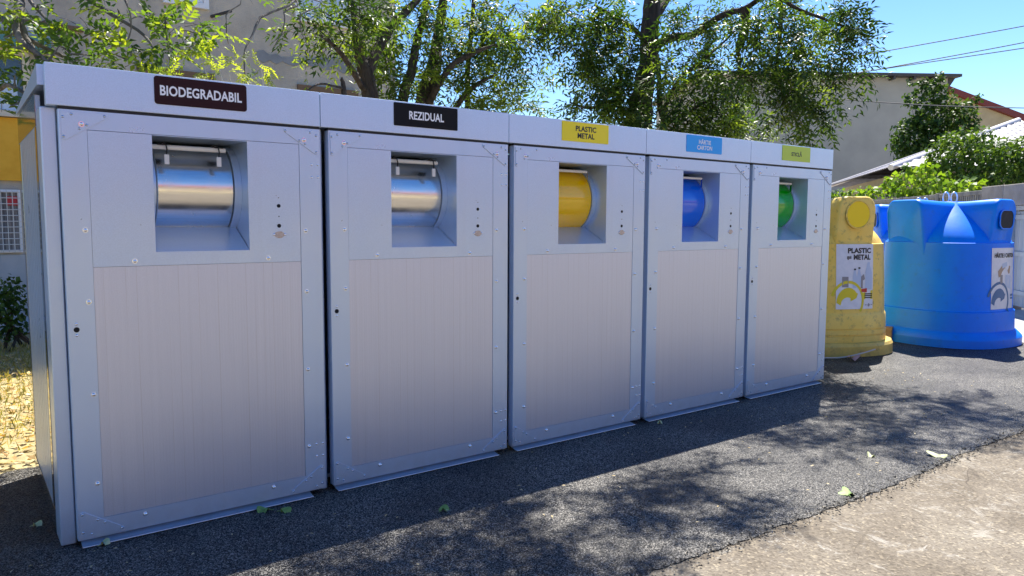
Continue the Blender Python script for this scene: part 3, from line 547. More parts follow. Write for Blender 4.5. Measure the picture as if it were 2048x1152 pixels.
def niche_mesh():
    b_ = MB(); x0, x1 = .331, .722
    b_.box(x1, x1 + .012, .032, .52, 1.18, 1.69)            # right cheek
    b_.box(x0 - .012, x0, .032, .52, 1.18, 1.69)
    b_.box(x0 + .001, x1 - .001, .03, .52, 1.676, 1.69)
    b_.box(x0 + .001, x1 - .001, .50, .52, 1.20, 1.675)
    return b_.mesh('hatch_recess')
def chute_mesh():
    b_ = MB(); x0, x1 = .332, .7185
    b_.prism([(x0, .003, 1.1935), (x0, .215, 1.303), (x0, .215, 1.291), (x0, .003, 1.181)], (x1 - x0, 0, 0)); return b_.mesh('chute')
DC = (.30, 1.467)
def drum_mesh(x0=.365, x1=.6865, r=.20):
    b_ = MB(); rows = []
    for x_, rr in ((x0, .05), (x0, r - .004), (x0 + .004, r), (x1 - .004, r), (x1, r - .004), (x1, .05)):
        rows.append([(x_, DC[0] + rr * math.cos(2 * math.pi * k / 72), DC[1] + rr * math.sin(2 * math.pi * k / 72)) for k in range(72)])
    b_.grid(rows, True); return b_.mesh('drum', True, 40)
def flange_mesh(xa, xb):
    b_ = MB(); rows = []
    for x_, rr in ((xa, .02), (xa, .204), (xb, .204), (xb, .02)):
        rows.append([(x_, DC[0] + rr * math.cos(2 * math.pi * k / 72), DC[1] + rr * math.sin(2 * math.pi * k / 72)) for k in range(72)])
    b_.grid(rows, True); return b_.mesh('end_flange', True, 40)
def sill_mesh():
    b_ = MB(); x0, x1 = .012, .985
    pr = [(.06, .0235), (.03, .0165), (.008, .0105), (-.010, .0065), (-.020, .0054), (-.026, .0057), (-.027, .0025), (-.010, .0035), (.03, .0125), (.06, .0195)]
    b_.prism([(x0, y, z) for y, z in pr], (x1 - x0, 0, 0)); return b_.mesh('bottom_lip')
def header_mesh():
    b_ = MB(); b_.box(-.0385, CW - .0415, -.006, .046, HB, HT, .0025); return b_.mesh('header')
def roof_mesh(first):
    b_ = MB(); x0 = -.0600 if first else -.0385; x1 = CW - .0415
    b_.prism([(x0, .048, HT - .002), (x0, 1.20, HT - .055), (x0, 1.20, HT - .070), (x0, .048, HT - .080)], (x1 - x0, 0, 0)); return b_.mesh('roof')
def side_mesh():
    b_ = MB(); ys = []; y = .30
    pts = [(-.0575, .2, .10), ]
    prof = [(.201, -.0575), (.27, -.0575), (.275, -.050)]
    y = .30
    while y < 1.02: prof += [(y, -.050), (y + .006, -.056), (y + .016, -.056), (y + .022, -.050)]; y += .085
    prof += [(1.05, -.050), (1.055, -.0575), (1.139, -.0575)]
    b_.grid([[(xx, yy, .11) for yy, xx in prof], [(xx, yy, 1.70) for yy, xx in prof]])
    b_.box(-.0590, -.0562, .201, 1.139, 0.0, .108); b_.box(-.0590, -.0562, .201, 1.139, 1.702, 1.83)
    return b_.mesh('side_panel')
SIGNS = [('BIODEGRADABIL', 'sign_brown', 'ink_white', (.332, .042), .012, 'steel', 'brown BIODEGRADABIL sign and steel drum', .012),
         ('REZIDUAL', 'sign_black', 'ink_white', (.205, .042), .005, 'steel', 'black REZIDUAL sign and steel drum', .012),
         ('PLASTIC\nMETAL', 'sign_yellow', 'ink_black', (.165, .073), .003, 'yellow_paint', 'yellow PLASTIC METAL sign and yellow drum', .014),
         ('HÂRTIE\nCARTON', 'sign_blue', 'ink_white', (.158, .074), .008, 'blue_paint', 'blue HÂRTIE CARTON sign and blue drum', .010),
         ('STICLĂ', 'sign_green', 'ink_black', (.140, .040), .002, 'green_paint', 'lime green STICLĂ sign and green drum', .014)]
for i, (txt, sm_, im_, tw, rc, dm, lab, bold) in enumerate(SIGNS):
    root = empty('waste_cabinet', (i * CW, 0, 0), 'grey metal waste cabinet with ' + lab, 'waste cabinet', 'grey waste cabinets standing in a row')
    link('body', body_mesh(i == 0, i == 4), M['frame'], root)
    if i == 0: link('side_panel', side_mesh(), M['side'], root)
    link('roof', shared(('roof', i == 0), lambda: roof_mesh(i == 0)), M['frame'], root)
    link('header', shared('header', header_mesh), M['header'], root)
    MB().box(.0005, DW - .0005, .004, .044, HB - .0112, HB - .0006).build('gap_shade_strip', M['dark'], root)  # dark strip filling the gap, stands in for the shade below the header
    sg = MB().prism(rrect(.345, .720, 1.803, 1.917, rc, -.0092), (0, .0031, 0)).build('sign', M[sm_], root)
    lt = link('lettering', text_fit(txt, *tw, bold=bold), M[im_], sg); lt.location = (.5325, -.0100, 1.860)
    dr = link('door', shared('door', door_mesh), M['frame'], root)
    link('upper_panel', shared('upper', upper_mesh), M['frame'], dr)
    link('lower_panel', shared('lower', lower_mesh), M['panel'], dr)
    for k, (a, c_) in enumerate(((1, 1), (1, -1), (-1, 1), (-1, -1))): link('corner_plate', shared(('g', k), lambda: gusset_mesh(a, c_)), M['frame'], dr)
    for (a, c_) in L['screws']: link('screw', shared('screw', screw_mesh), M['zinc'], dr, (a, (.0012 if c_ > 1.14 and .1 < a < .95 else 0) - (.0042 if c_ > 1.69 else 0), c_))
    for k, (a, c_) in enumerate(L['rivets']): link('rivet', shared('rivet' if k > 7 else 'rivetz', rivet_mesh), M['rivet'] if k > 7 else M['zinc'], dr, (a, -.004 if k > 7 else 0, c_))
    lk = MB(); lk.cyl((.029, .001, .889), (.029, -.0012, .889), .0105, 18); lk.build('keyhole', M['hole'], dr)
    for z in (.912, .866): link('screw', shared('rivetz', rivet_mesh), M['zinc'], dr, (.029, 0, z))
    for z, r in ((1.393, .0085), (1.302, .009), (1.345, .0025), (1.43, .002)):
        MB().cyl((.8555, .0013, z), (.8555, -.0002, z), r, 16).build('peep_hole', M['hole'], dr)
    op = MB(); op.prism([(.856 + .0225 * math.cos(2 * math.pi * k / 24), -.0016, 1.2615 + .0155 * math.sin(2 * math.pi * k / 24)) for k in range(24)], (0, .0026, 0)); op.build('oval_plate', M['plate'], dr)
    for a in (.831, .881): link('screw', shared('rivetz', rivet_mesh), M['zinc'], dr, (a, 0, 1.262))
    hr = link('hatch_recess', shared('niche', niche_mesh), M['frame'], root)
    link('chute', shared('chute', chute_mesh), M['frame'], hr)
    link('end_flange', shared('fl', lambda: flange_mesh(.690, .7215)), M['frame'], hr); link('end_flange', shared('fl2', lambda: flange_mesh(.3315, .361)), M['frame'], hr)
    du = link('drum', shared(('drum', dm), drum_mesh), M[dm], root)
    if dm == 'steel':
        MB().tube([(.34, .085, 1.636), (.648, .085, 1.636)], .0105, 12).build('handle_bar', M['white_plastic'], du, smooth=True)
        for xx in (.398, .613):
            MB().tube([(xx - .03, .10, 1.640), (xx - .012, .075, 1.655), (xx, .066, 1.648), (xx + .003, .062, 1.625), (xx, .061, 1.603)], .0032, 6).build('wire_loop', M['black_wire'], du, smooth=True)
            MB().box(xx - .0095, xx + .0095, .056, .064, 1.562, 1.604, .001).build('hanging_tag', M['white_plastic'], du)
        for xx in (.385, .62):
            MB().box(xx - .02, xx + .02, .078, .13, 1.628, 1.650, .004).build('cable_clamp', M['black_wire'], du)
    else:
        MB().tube([(.34, .10, 1.637), (.640, .10, 1.637)], .0085, 12).build('handle_bar', M['white_plastic'], du, smooth=True)
        MB().prism([(.640, .092, 1.642), (.668, .125, 1.638), (.668, .125, 1.575), (.655, .105, 1.575)], (.004, .006, 0)).build('handle_bracket', M[dm], du)
    link('bottom_lip', shared('sill', sill_mesh), M['frame'], root)

# ------------------------------------------------------------------ bell shaped recycling containers
def supr(a, n): return (abs(math.cos(a)) ** n + abs(math.sin(a)) ** n) ** (-1 / n)
PROF_B = [(0.0, .80), (.085, .80), (.105, .79), (.160, .735), (.166, .720), (.34, .712), (.375, .712), (.385, .694), (.395, .690), (.70, .680), (1.12, .664)]
PROF_Y = [(0, .705), (.10, .705), (.13, .690), (.135, .640), (.19, .637), (.195, .627), (.205, .627), (.21, .637), (.25, .635), (.255, .626), (.265, .626), (.27, .635), (.40, .630), (.41, .626), (.43, .616), (.70, .606), (1.12, .584)]
def igloo_r(z, prof):
    for (z0, r0), (z1, r1) in zip(prof, prof[1:]):
        if z0 <= z <= z1: return r0 + (r1 - r0) * (z - z0) / (z1 - z0)
    return prof[-1][1]
PROF_B = [(z, r * .91) for z, r in PROF_B]
NE = 2.5
def igloo(loc, rz, m, label, group, mouth, prof, arms):
    root = empty('recycling_container', (*loc, 0), label, 'recycling container', group, rz)
    b_ = MB(); rows = []; ns = 96
    def loop(r, z, ne): return [(r * supr(2 * math.pi * k / ns, ne) * math.cos(2 * math.pi * k / ns), r * supr(2 * math.pi * k / ns, ne) * math.sin(2 * math.pi * k / ns), z) for k in range(ns)]
    for z, r in prof: rows.append(loop(r, z, NE))
    top = prof[-1][1]
    for j in range(1, 13):
        u = (j - 1) / 11; rows.append(loop(top * (.975 - u ** 1.35 * .68), 1.125 + .45 * u, NE + (2.0 - NE) * u))
    V = b_.grid(rows, True); b_.bm.faces.new(V[-1])
    b_.build('shell', m, root, smooth=True, angle=24)
    yo = top + .012
    for ang, hw, has in arms:
        a = R(ang); rot = Matrix.Rotation(a, 4, 'Z')
        sec = [(-hw - .012, .98), (hw + .012, .98), (hw, 1.46)] + [(hw - .10 * (1 - math.cos(R(t_))), 1.46 + .135 * math.sin(R(t_))) for t_ in range(15, 91, 15)] + [(-hw + .10 * (1 - math.cos(R(t_))), 1.46 + .135 * math.sin(R(t_))) for t_ in range(90, 14, -15)] + [(-hw, 1.46)]
        arm = MB(); rr = []
        for yy, sc, kx in ((.02, -.03, .8), (.30, -.018, .9), (yo - .05, 0, 1), (yo - .022, -.002, .99), (yo - .007, -.008, .965), (yo, -.018, .92)):
            rr.append([(x_ * kx, yy - (0 if z_ > 1.2 else .06), z_ + (sc if z_ > 1.1 else 0)) for x_, z_ in sec])
        Va = arm.grid(rr, True); arm.bm.faces.new(Va[-1])
        me = arm.mesh('filling_mouth', True, 62); me.transform(rot)
        fm = link('filling_mouth', me, m, root)
        if not has: continue
        if mouth == 'slot':
            h = MB(); h.ring(rrect(-.138, .138, 1.27, 1.48, .075, yo + .001, 6), rrect(-.126, .126, 1.282, 1.468, .064, yo + .001, 6), (0, .010, 0)); me = h.mesh('slot_rim'); me.transform(rot); link('slot_rim', me, m, fm)
            h = MB(); h.prism(rrect(-.1255, .1255, 1.2825, 1.4675, .064, yo + .0015, 6), (0, .004, 0)); me = h.mesh('slot_opening'); me.transform(rot); link('slot_opening', me, M['slot'], fm)
        else:
            ci = lambda r_, y_: [(r_ * math.cos(2 * math.pi * k / 40), y_, 1.415 + r_ * math.sin(2 * math.pi * k / 40)) for k in range(40)]
            h = MB(); h.grid([ci(.142, yo + .001), ci(.142, yo + .010), ci(.133, yo + .012), ci(.127, yo + .004)], True); me = h.mesh('mouth_rim', True); me.transform(rot); link('mouth_rim', me, m, fm)
            h = MB(); h.prism(ci(.1275, yo + .002), (0, .005, 0)); me = h.mesh('mouth_glow_disc'); me.transform(rot); link('mouth_glow_disc', me, M['mouth_glow'], fm)  # disc over the open mouth, coloured like the light-filled inside
    for dx in (-.05, .05):
        pts = [(dx + .038 * math.cos(2 * math.pi * k / 24), .012 * math.sin(2 * math.pi * k / 24) * 0, 1.625 + .062 * math.sin(2 * math.pi * k / 24)) for k in range(24)]
        rg_ = MB(); rg_.tube(pts, .007, 8, closed=True); me = rg_.mesh('lifting_ring', True); me.transform(Matrix.Rotation(-rz - R(30), 4, 'Z')); link('lifting_ring', me, M['ring'], root)
    return root
M['slot'] = mat('slot_darkness', (.012, .014, .02), .7)[0]
# posters follow the curved shell: u along the girth, v up
def on_shell(a0, u, v, off, prof):
    r0 = igloo_r(v, prof); a = a0 + u / (r0 * supr(a0, NE)); r = r0 * supr(a, NE) + off
    return (r * math.cos(a), r * math.sin(a), v)
def wrap(me, a0, u0, v0, off, bands):
    co = np.zeros(len(me.vertices) * 3); me.vertices.foreach_get('co', co); co = co.reshape(-1, 3)
    out = np.array([on_shell(a0, u0 + p[0], v0 + p[2], off, bands) for p in co]); me.vertices.foreach_set('co', out.ravel()); me.update(); return me
def flat(polys):
    b_ = MB()
    for p in polys: b_.bm.faces.new([b_.bm.verts.new((x_, 0, z_)) for x_, z_ in p])
    return b_
def patch(polys, name, m, parent, a0, off, bands, sub=True):
    b_ = flat(polys)
    if sub: bmesh.ops.triangulate(b_.bm, faces=b_.bm.faces[:])
    me = b_.mesh(name); wrap(me, a0, 0, 0, off, bands)
    return link(name, me, m, parent)
def arc(cx, cz, rx_, rz_, a0, a1, n=14): return [(cx + rx_ * math.cos(R(a0 + (a1 - a0) * k / n)), cz + rz_ * math.sin(R(a0 + (a1 - a0) * k / n))) for k in range(n + 1)]
def crescent(cx, cz, ro, ri, a0, a1, n=16): return [[arc(cx, cz, ro, ro * 1.12, a0, a1, n)[k], arc(cx, cz, ro, ro * 1.12, a0, a1, n)[k + 1], arc(cx, cz, ri, ri * 1.12, a0, a1, n)[k + 1], arc(cx, cz, ri, ri * 1.12, a0, a1, n)[k]] for k in range(n)]
def bottle(x0, z0, w_, h_): return [(x0 - w_, z0), (x0 + w_, z0), (x0 + w_, z0 + h_ * .62), (x0 + w_ * .35, z0 + h_ * .88), (x0 + w_ * .35, z0 + h_), (x0 - w_ * .35, z0 + h_), (x0 - w_ * .35, z0 + h_ * .88), (x0 - w_, z0 + h_ * .62)]
def poster(root, a0, z0, w_, h_, bands, title, col, kind):
    b_ = MB(); nx, nz = 10, 14
    me = b_.grid([[(-w_ / 2 + w_ * i_ / nx, 0, z0 + h_ * j / nz) for i_ in range(nx + 1)] for j in range(nz + 1)]); me = b_.mesh('poster'); wrap(me, a0, 0, 0, .004, bands)
    ps = link('poster', me, M['poster'], root)
    for (s, wd, hd, u, v) in title:
        link('lettering', wrap(text_fit(s, wd, hd, bold=.02), a0, u * w_, z0 + v * h_, .0062, bands), M['ink_black'], ps)
    X = lambda u: u * w_; Z = lambda v: z0 + v * h_
    k = w_
    patch(crescent(X(-.20), Z(.13), k * .43, k * .37, -35, 165), 'swirl_ring', M[col], ps, a0, .0058, bands)
    patch([arc(X(-.20), Z(.10), k * .29, k * .36, 180, 40, 10) + [(X(.06), Z(.24)), (X(.02), Z(.17)), (X(-.14), Z(.12)), (X(-.12), Z(.155))] + arc(X(-.22), Z(.06), k * .17, k * .19, 60, 180, 8)], 'swirl_arrow', M[col], ps, a0, .0060, bands)
    if kind == 'plastic':
        patch([bottle(X(.36), Z(.30), k * .10, h_ * .42)], 'printed_bottle', M['p_pale'], ps, a0, .0058, bands)
        patch([bottle(X(-.03), Z(.33), k * .06, h_ * .27)], 'printed_bottle', M['p_pale'], ps, a0, .0058, bands); patch([bottle(X(.09), Z(.33), k * .06, h_ * .29)], 'printed_bottle', M['p_pale'], ps, a0, .0058, bands)
        patch([[(X(-.36), Z(.34)), (X(-.20), Z(.34)), (X(-.20), Z(.50)), (X(-.36), Z(.50))]], 'printed_can', M['p_grey'], ps, a0, .0060, bands)
        patch([[(X(.13), Z(.32)), (X(.19), Z(.32)), (X(.19), Z(.44)), (X(.25), Z(.46)), (X(.22), Z(.54)), (X(.14), Z(.50))]], 'printed_tool', M['p_grey'], ps, a0, .0062, bands)
        [patch([[(X(a), Z(q)), (X(a + .055), Z(q)), (X(a + .055), Z(q + .025)), (X(a), Z(q + .025))]], 'printed_cap', M['ink_black'], ps, a0, .0064, bands) for a, q in ((-.057, .60), (.062, .62))]
        patch([[(X(.15), Z(.265)), (X(.31), Z(.255)), (X(.31), Z(.32)), (X(.15), Z(.31))]], 'red_mark', M['p_red'], ps, a0, .0064, bands)
        patch([[(X(.20), Z(.15)), (X(.49), Z(.15)), (X(.49), Z(.29)), (X(.20), Z(.25))]], 'yellow_box', M['p_yellow'], ps, a0, .0056, bands)
        patch([[(X(.24), Z(v)), (X(.47), Z(v)), (X(.47), Z(v + .018)), (X(.24), Z(v + .018))] for v in (.165, .195, .222)], 'small_print', M['ink_black'], ps, a0, .0064, bands)
        patch([[(X(.33), Z(.06)), (X(.37), Z(.09)), (X(.41), Z(.06)), (X(.37), Z(.03))], [(X(.26), Z(.055)), (X(.31), Z(.055)), (X(.31), Z(.068)), (X(.26), Z(.068))], [(X(.43), Z(.055)), (X(.48), Z(.055)), (X(.48), Z(.068)), (X(.43), Z(.068))]], 'small_emblem', M['p_grey'], ps, a0, .0064, bands)
    else:
        patch([[(X(-.25), Z(.52)), (X(.25), Z(.58)), (X(.28), Z(.70)), (X(-.1), Z(.72)), (X(-.28), Z(.62))]], 'printed_papers', M['p_tan'], ps, a0, .0058, bands)
        patch([[(X(-.1), Z(.66)), (X(.12), Z(.70)), (X(.10), Z(.77)), (X(-.12), Z(.74))]], 'printed_sheet', M['p_pale'], ps, a0, .0060, bands)
        patch([[(X(-.18), Z(.42)), (X(-.08), Z(.42)), (X(-.08), Z(.56)), (X(-.18), Z(.56))]], 'printed_carton', M['p_grey'], ps, a0, .0060, bands)
        patch([[(X(.02), Z(.36)), (X(.30), Z(.32)), (X(.30), Z(.54)), (X(.05), Z(.56))]], 'printed_box', M['p_pale'], ps, a0, .0058, bands)
        patch([[(X(.32), Z(.2)), (X(.46), Z(.2)), (X(.46), Z(.235)), (X(.32), Z(.235))], [(X(.32), Z(.15)), (X(.46), Z(.15)), (X(.46), Z(.18)), (X(.32), Z(.18))]], 'blue_bars', M['p_blue'], ps, a0, .0060, bands)
    return ps
# arm directions: local +y arm rotated by rz points towards the camera's right
def face_dir(loc, off): return math.atan2(-3.404 - loc[1], -.352 - loc[0]) + off
BL, YL, RL = L['igloo']['blue'], L['igloo']['yellow'], L['igloo']['rear']
aB = face_dir(BL, R(60)); yb = igloo(BL, aB - math.pi / 2, M['igloo_blue'], 'bright blue bell shaped recycling container with oblong slot and paper poster', 'bell shaped recycling containers', 'slot', PROF_B, [(0, .205, True), (-107, .27, False), (90, .2, False), (170, .2, False)])
aY = face_dir(YL, R(36)); yy_ = igloo(YL, aY - math.pi / 2, M['igloo_yellow'], 'dirty yellow bell shaped recycling container with round mouth beside last cabinet', 'bell shaped recycling containers', 'round', PROF_Y, [(0, .215, True), (180, .2, True), (-90, .2, True)])
aR = face_dir(RL, R(20)); igloo(RL, aR - math.pi / 2, M['igloo_blue'], 'second blue bell container mostly hidden behind the yellow and front blue ones', 'bell shaped recycling containers', 'slot', PROF_B, [(0, .2, True), (90, .2, True), (180, .2, True), (-90, .2, True)])
poster(yy_, math.pi / 2, .47, .42, .65, PROF_Y, [('PLASTIC', .27, .054, .10, .90), ('METAL', .20, .054, .17, .80), ('și', .05, .040, -.19, .79)], 'p_yellow', 'plastic')
poster(yb, math.pi / 2 + R(2), .41, .44, .66, PROF_B, [('HÂRTIE / CARTON', .38, .060, .02, .885)], 'p_blue', 'paper')

# ------------------------------------------------------------------ buildings
F = 7.6; CX = L['fac']['corner'][0]
ap = empty('apartment_building', (0, F, 0), 'grey rendered apartment block with stained walls behind the trees on the left', 'building')
def fb(x0, x1, z0, z1, name, m, y0, y1, par=ap, bev=0): return MB().box(x0, x1, y0, y1, z0, z1, bev).build(name, m, par)
fb(-9, CX, 0, 9.5, 'wall', M['render_wall'], 0, 9)
fb(-9, CX + .25, 9.5, 9.7, 'roof_slab', M['dark_metal'], -.4, 9.2)
fb(-9, CX - .01, 0, .12, 'base_ledge', M['plinth'], -.55, -.002)
fb(-9, .75, .12, .90, 'plinth', M['plinth'], -.03, -.002)
pt = []; rnd = random.Random(8); xs = [3.279 + (CX - 3.28) * k / 24 for k in range(25)]
pts = [(x_, -.012, 3.78 + rnd.uniform(-.03, .03) + .05 * math.sin(x_ * 3)) for x_ in xs] + [(x_, -.012, 3.63 + rnd.uniform(-.04, .03)) for x_ in xs[::-1]]
MB().prism(pts, (0, .01, 0)).build('cement_patch', M['cement_patch'], ap)
def window(x0, x1, z0, z1, fm, gm, mull=(), parent=ap, fr=.07, deep=.05):
    f_ = MB(); f_.ring([(x0, -deep, z0), (x1, -deep, z0), (x1, -deep, z1), (x0, -deep, z1)], [(x0 + fr, -deep, z0 + fr), (x1 - fr, -deep, z0 + fr), (x1 - fr, -deep, z1 - fr), (x0 + fr, -deep, z1 - fr)], (0, deep - .001, 0))
    for mx in mull: f_.box(mx - fr / 2, mx + fr / 2, -deep, -.002, z0 + fr + .001, z1 - fr - .001)
    o = f_.build('window', fm, parent)
    MB().box(x0 + fr, x1 - fr, -.02, -.003, z0 + fr, z1 - fr).build('pane', gm, o); return o
# roller shutter window, upper storey
sh = window(2.05, 2.63, 4.21, 5.5, M['frame_white'], M['glass'])
s_ = MB()
for k in range(22): s_.box(2.125, 2.555, -.038, -.022, 4.285 + k * .052, 4.285 + k * .052 + .047, .003)
s_.build('roller_shutter', M['shutter'], sh)
wn = window(3.85, 4.75, 4.27, 5.6, M['frame_white'], M['curtain'], (4.3,))
for a, b2 in ((1.70, 2.67), (3.865, 4.83)):
    fb(a, b2, 3.255, 3.345, 'lintel', M['lintel'], -.05, -.002)
    window(a + .05, b2 - .05, 2.2, 3.25, M['frame_cream'], M['glass'], ((a + b2) / 2,))
po = MB(); po.tube([(2.671, 0, 4.133), (2.80, -.45, 4.13)], .022, 8); po.build('drain_spout', M['dark_metal'], ap)
# left part: balcony windows with teal sheet trim, orange wall, barred window
window(-1.6, .50, 2.56, 3.36, M['frame_cream'], M['glass'], (-.5, .12), deep=.10)
fb(.17, .37, 2.62, 3.0, 'curtain', M['curtain'], -.06, -.021)
fb(-1.8, .72, 3.36, 3.50, 'teal_trim', M['awning'], -.30, -.002)
fb(-1.8, .72, 3.50, 3.66, 'pale_trim', M['plinth'], -.22, -.002)
fb(-1.8, 1.1, 3.68, 3.73, 'cornice', M['lintel'], -.08, -.002)
fb(-1.8, .50, 1.80, 2.55, 'orange_wall', M['orange_wall'], -.04, -.002)
gw = window(-1.2, .345, .93, 1.69, M['frame_white'], M['grey_cloth'], (-.4,), fr=.03)
g_ = MB()
for k in range(27): g_.tube([(-1.19 + k * .058, -.075, .935), (-1.19 + k * .058, -.075, 1.685)], .005, 5)
for k in range(11): g_.tube([(-1.19, -.083, .96 + k * .07), (.34, -.083, .96 + k * .07)], .005, 5)
g_.build('window_bars', M['grille'], gw)
fb(.20, .315, 1.50, 1.61, 'red_cloth', M['red_cloth'], -.035, -.021, gw)
# grey gable house
G0, G1, G2 = [Vector(p) for p in L['gable']]
gd = (G1 - G0); gd.z = 0; gd.normalize(); gn = Vector((-gd.y, gd.x, 0));
if gn.dot(G1 - cam.location) < 0: gn = -gn
gh = empty('gable_house', (G1.x, G1.y, 0), 'tall blank grey gable wall house with dark overhanging roof edge', 'building')
def rel(p, o): return Vector(p) - o.location
ga = G1 - gd * 12; gz = G1.z - .12
gp = [Vector((ga.x, ga.y, 0)), Vector((G1.x, G1.y, 0)), Vector((G1.x, G1.y, gz)), Vector((ga.x, ga.y, gz))]
MB().prism([rel(p, gh) for p in gp], gn * 9).build('wall', M['gable_wall'], gh)
e1 = G1 + gd * .38; e0 = ga - gd * .3
rp = [Vector((e0.x, e0.y, gz + .002)) - gn * .5, Vector((e1.x, e1.y, gz + .002)) - gn * .5, Vector((e1.x, e1.y, gz + .13)) - gn * .5, Vector((e0.x, e0.y, gz + .13)) - gn * .5]
MB().prism([rel(p, gh) for p in rp], gn * 10).build('roof', M['dark_metal'], gh)
for k in range(8):
    p = G1 - gd * (.95 + k * 1.0) - gn * .46; p.z = gz - .15
    MB().prism([rel(p + gd * a + Vector((0, 0, c)), gh) for a, c in ((0, 0), (.11, 0), (.11, .15), (0, .15))], gn * .455).build('rafter_tail', M['dark_metal'], gh)
p = G1 + gd * .004
MB().prism([rel(Vector((p.x, p.y, gz - .55)), gh), rel(Vector((p.x, p.y, gz)) + gd * .36, gh), rel(Vector((p.x, p.y, gz)), gh)], gn * 9).build('soffit', M['dark_metal'], gh)
# red trimmed building far behind
A0, A1, A2 = [Vector(p) for p in L['red']]
rh = empty('red_roof_house', (A0.x, A0.y, 0), 'distant tan house with dark red sloping roof edge at far right', 'building')
dd = (A1 - A0); ex = A1 + dd * 1.2
MB().prism([rel(Vector((A0.x, A0.y, 0)), rh), rel(Vector((ex.x, ex.y, 0)), rh), rel(ex, rh), rel(A0, rh)], (3, 6, 0)).build('wall', M['tan_wall'], rh)
u = Vector((0, 0, .42)); off = Vector((-.15, -.2, 0))
MB().prism([rel(A0 + off + Vector((-.5, .3, .2)), rh), rel(ex + off, rh), rel(ex + off + u, rh), rel(A0 + off + u + Vector((-.5, .3, .2)), rh)], (3.4, 6.6, 0)).build('roof', M['red_trim'], rh)
# tiled roof house
HL, HA = [Vector(p) for p in L['hip']]
th = empty('tiled_roof_house', (HA.x, HA.y, 0), 'low house with pale lilac metal tile hip roof behind the fence', 'building')
dh = Vector((math.sin(R(51.3)), math.cos(R(51.3)), 0)); nc = Vector((-dh.y, dh.x, 0)); al = (HL - HA).dot(dh); ww = (HL - HA).dot(nc); drop = HA.z - HL.z
HR = HA - dh * al + nc * ww; HR.z = HL.z
HB1 = HL - nc * 2 * ww; HB2 = HR - nc * 2 * ww
def hip_face(P0, P1, A):           # metal tile sheet: waves across, steps down the slope
    b_ = MB(); e = P1 - P0; Lh = e.length; e = e / Lh; mid = A; foot = P0 + e * (A - P0).dot(e); up_ = (mid - foot); Ls = up_.length; up_ = up_ / Ls; nn = e.cross(up_)
    if nn.z < 0: nn = -nn
    ns = int(Ls / .0875) + 1; fx = (A - P0).dot(e)
    rows = []
    nu = int(Lh / .045)
    for j in range(ns + 1):
        s_ = min(j * .0875, Ls - .01); k = s_ / Ls; a0, a1 = fx * k, Lh + (fx - Lh) * k; r_ = []
        for i_ in range(nu + 1):
            x_ = a0 + (a1 - a0) * i_ / nu
            h = .03 * abs(math.sin(math.pi * x_ / .21)) +   .055 * (1 - ((s_ + .05 * abs(math.sin(math.pi * x_ / .21))) % .35) / .35)
            r_.append(P0 + e * x_ + up_ * s_ + nn * h - th.location)
        rows.append(r_)
    b_.grid(rows); return b_.build('roof', M['tile_roof'], th, smooth=True, angle=50)
hip_face(HL, HR, HA); hip_face(HB1, HL, HA); hip_face(HR, HB2, HA)
for P in (HL, HR): MB().tube([rel(P + Vector((0, 0, .04)), th), rel(HA + Vector((0, 0, .06)), th)], .075, 10).build('ridge_cap', M['ridge'], th, smooth=True)
ins = lambda P: P + ((HA - P) * .12); q4 = [ins(P) for P in (HL, HR, HB2, HB1)]
MB().prism([rel(Vector((p.x, p.y, 0)), th) for p in q4], (0, 0, HL.z - .02)).build('wall', M['tan_wall'], th)
# house across the street
oh = empty('street_house', (6, -15, 0), 'long beige house with red roof across the street, mirrored in the steel drums', 'building')
MB().box(-26, 30, -6, 0, 0, 2.9).build('wall', M['far_beige'], oh)
MB().prism([(-26.4, .5, 2.9), (-26.4, -3, 4.1), (-26.4, -6.5, 2.9)], (56.8, 0, 0)).build('roof', M['far_red'], oh)

# ------------------------------------------------------------------ fence, gate
FL, FR, P0_, P1_, GT, GB = [Vector(p) for p in L['fence']]
fd = (FL - FR); fd.z = 0; fd.normalize(); fn = Vector((fd.y, -fd.x, 0))
if fn.dot(FR - cam.location) < 0: fn = -fn
fe = empty('concrete_fence', (FR.x, FR.y, 0), 'ribbed grey precast concrete fence under the vine behind the containers', 'fence')
def fbox(o, a, a1, d0, d1, z0, z1, name, m, bev=0):
    p = [FR + fd * x_ + fn * y_ for x_, y_ in ((a, d0), (a1, d0), (a1, d1), (a, d1))]
    return MB().prism([rel(Vector((q.x, q.y, z0)), o) for q in p], (0, 0, z1 - z0), bev).build(name, m, o)
zt = FR.z
for k in range(7):
    a = k * 2.0
    pn = MB(); x_ = 0.09
    base_ = FR + fd * a
    while x_ < 1.9:
        wv = .060
        for (s0, s1, dep) in ((x_, x_ + wv, 0.0), (x_ + wv, x_ + wv + .028, .02)):
            q = [base_ + fd * s + fn * y_ for s, y_ in ((s0, dep), (s1, dep), (s1, .06), (s0, .06))]
            pn.prism([rel(Vector((v_.x, v_.y, 0.0)), fe) for v_ in q], (0, 0, zt - .07))
        x_ += wv + .028
    pn.build('panel', M['fence_concrete'], fe)
    fbox(fe, a + .085, a + 1.93, -.02, .08, zt - .07, zt, 'top_rail', M['fence_concrete'], .008)
    fbox(fe, a - .07, a + .08, -.03, .10, 0, zt + .02, 'post', M['fence_concrete'], .01)
gw_ = empty('gate_wall', (P0_.x, P0_.y, 0), 'plain brown grey plastered gate wall at the right edge', 'wall')
s0 = (P0_ - FR).dot(fd); s1 = (GT - FR).dot(fd)
fbox(gw_, s1, s0 - .02, -.12, .25, 0, P0_.z, 'pier', M['pillar'], .012); fbox(gw_, s1 - 1.35, s1 - .002, -.12, .25, GT.z, P0_.z - .004, 'lintel', M['pillar'], .012); fbox(gw_, s1 - 3, s1 - 1.352, -.12, .25, 0, P0_.z, 'pier', M['pillar'], .012)
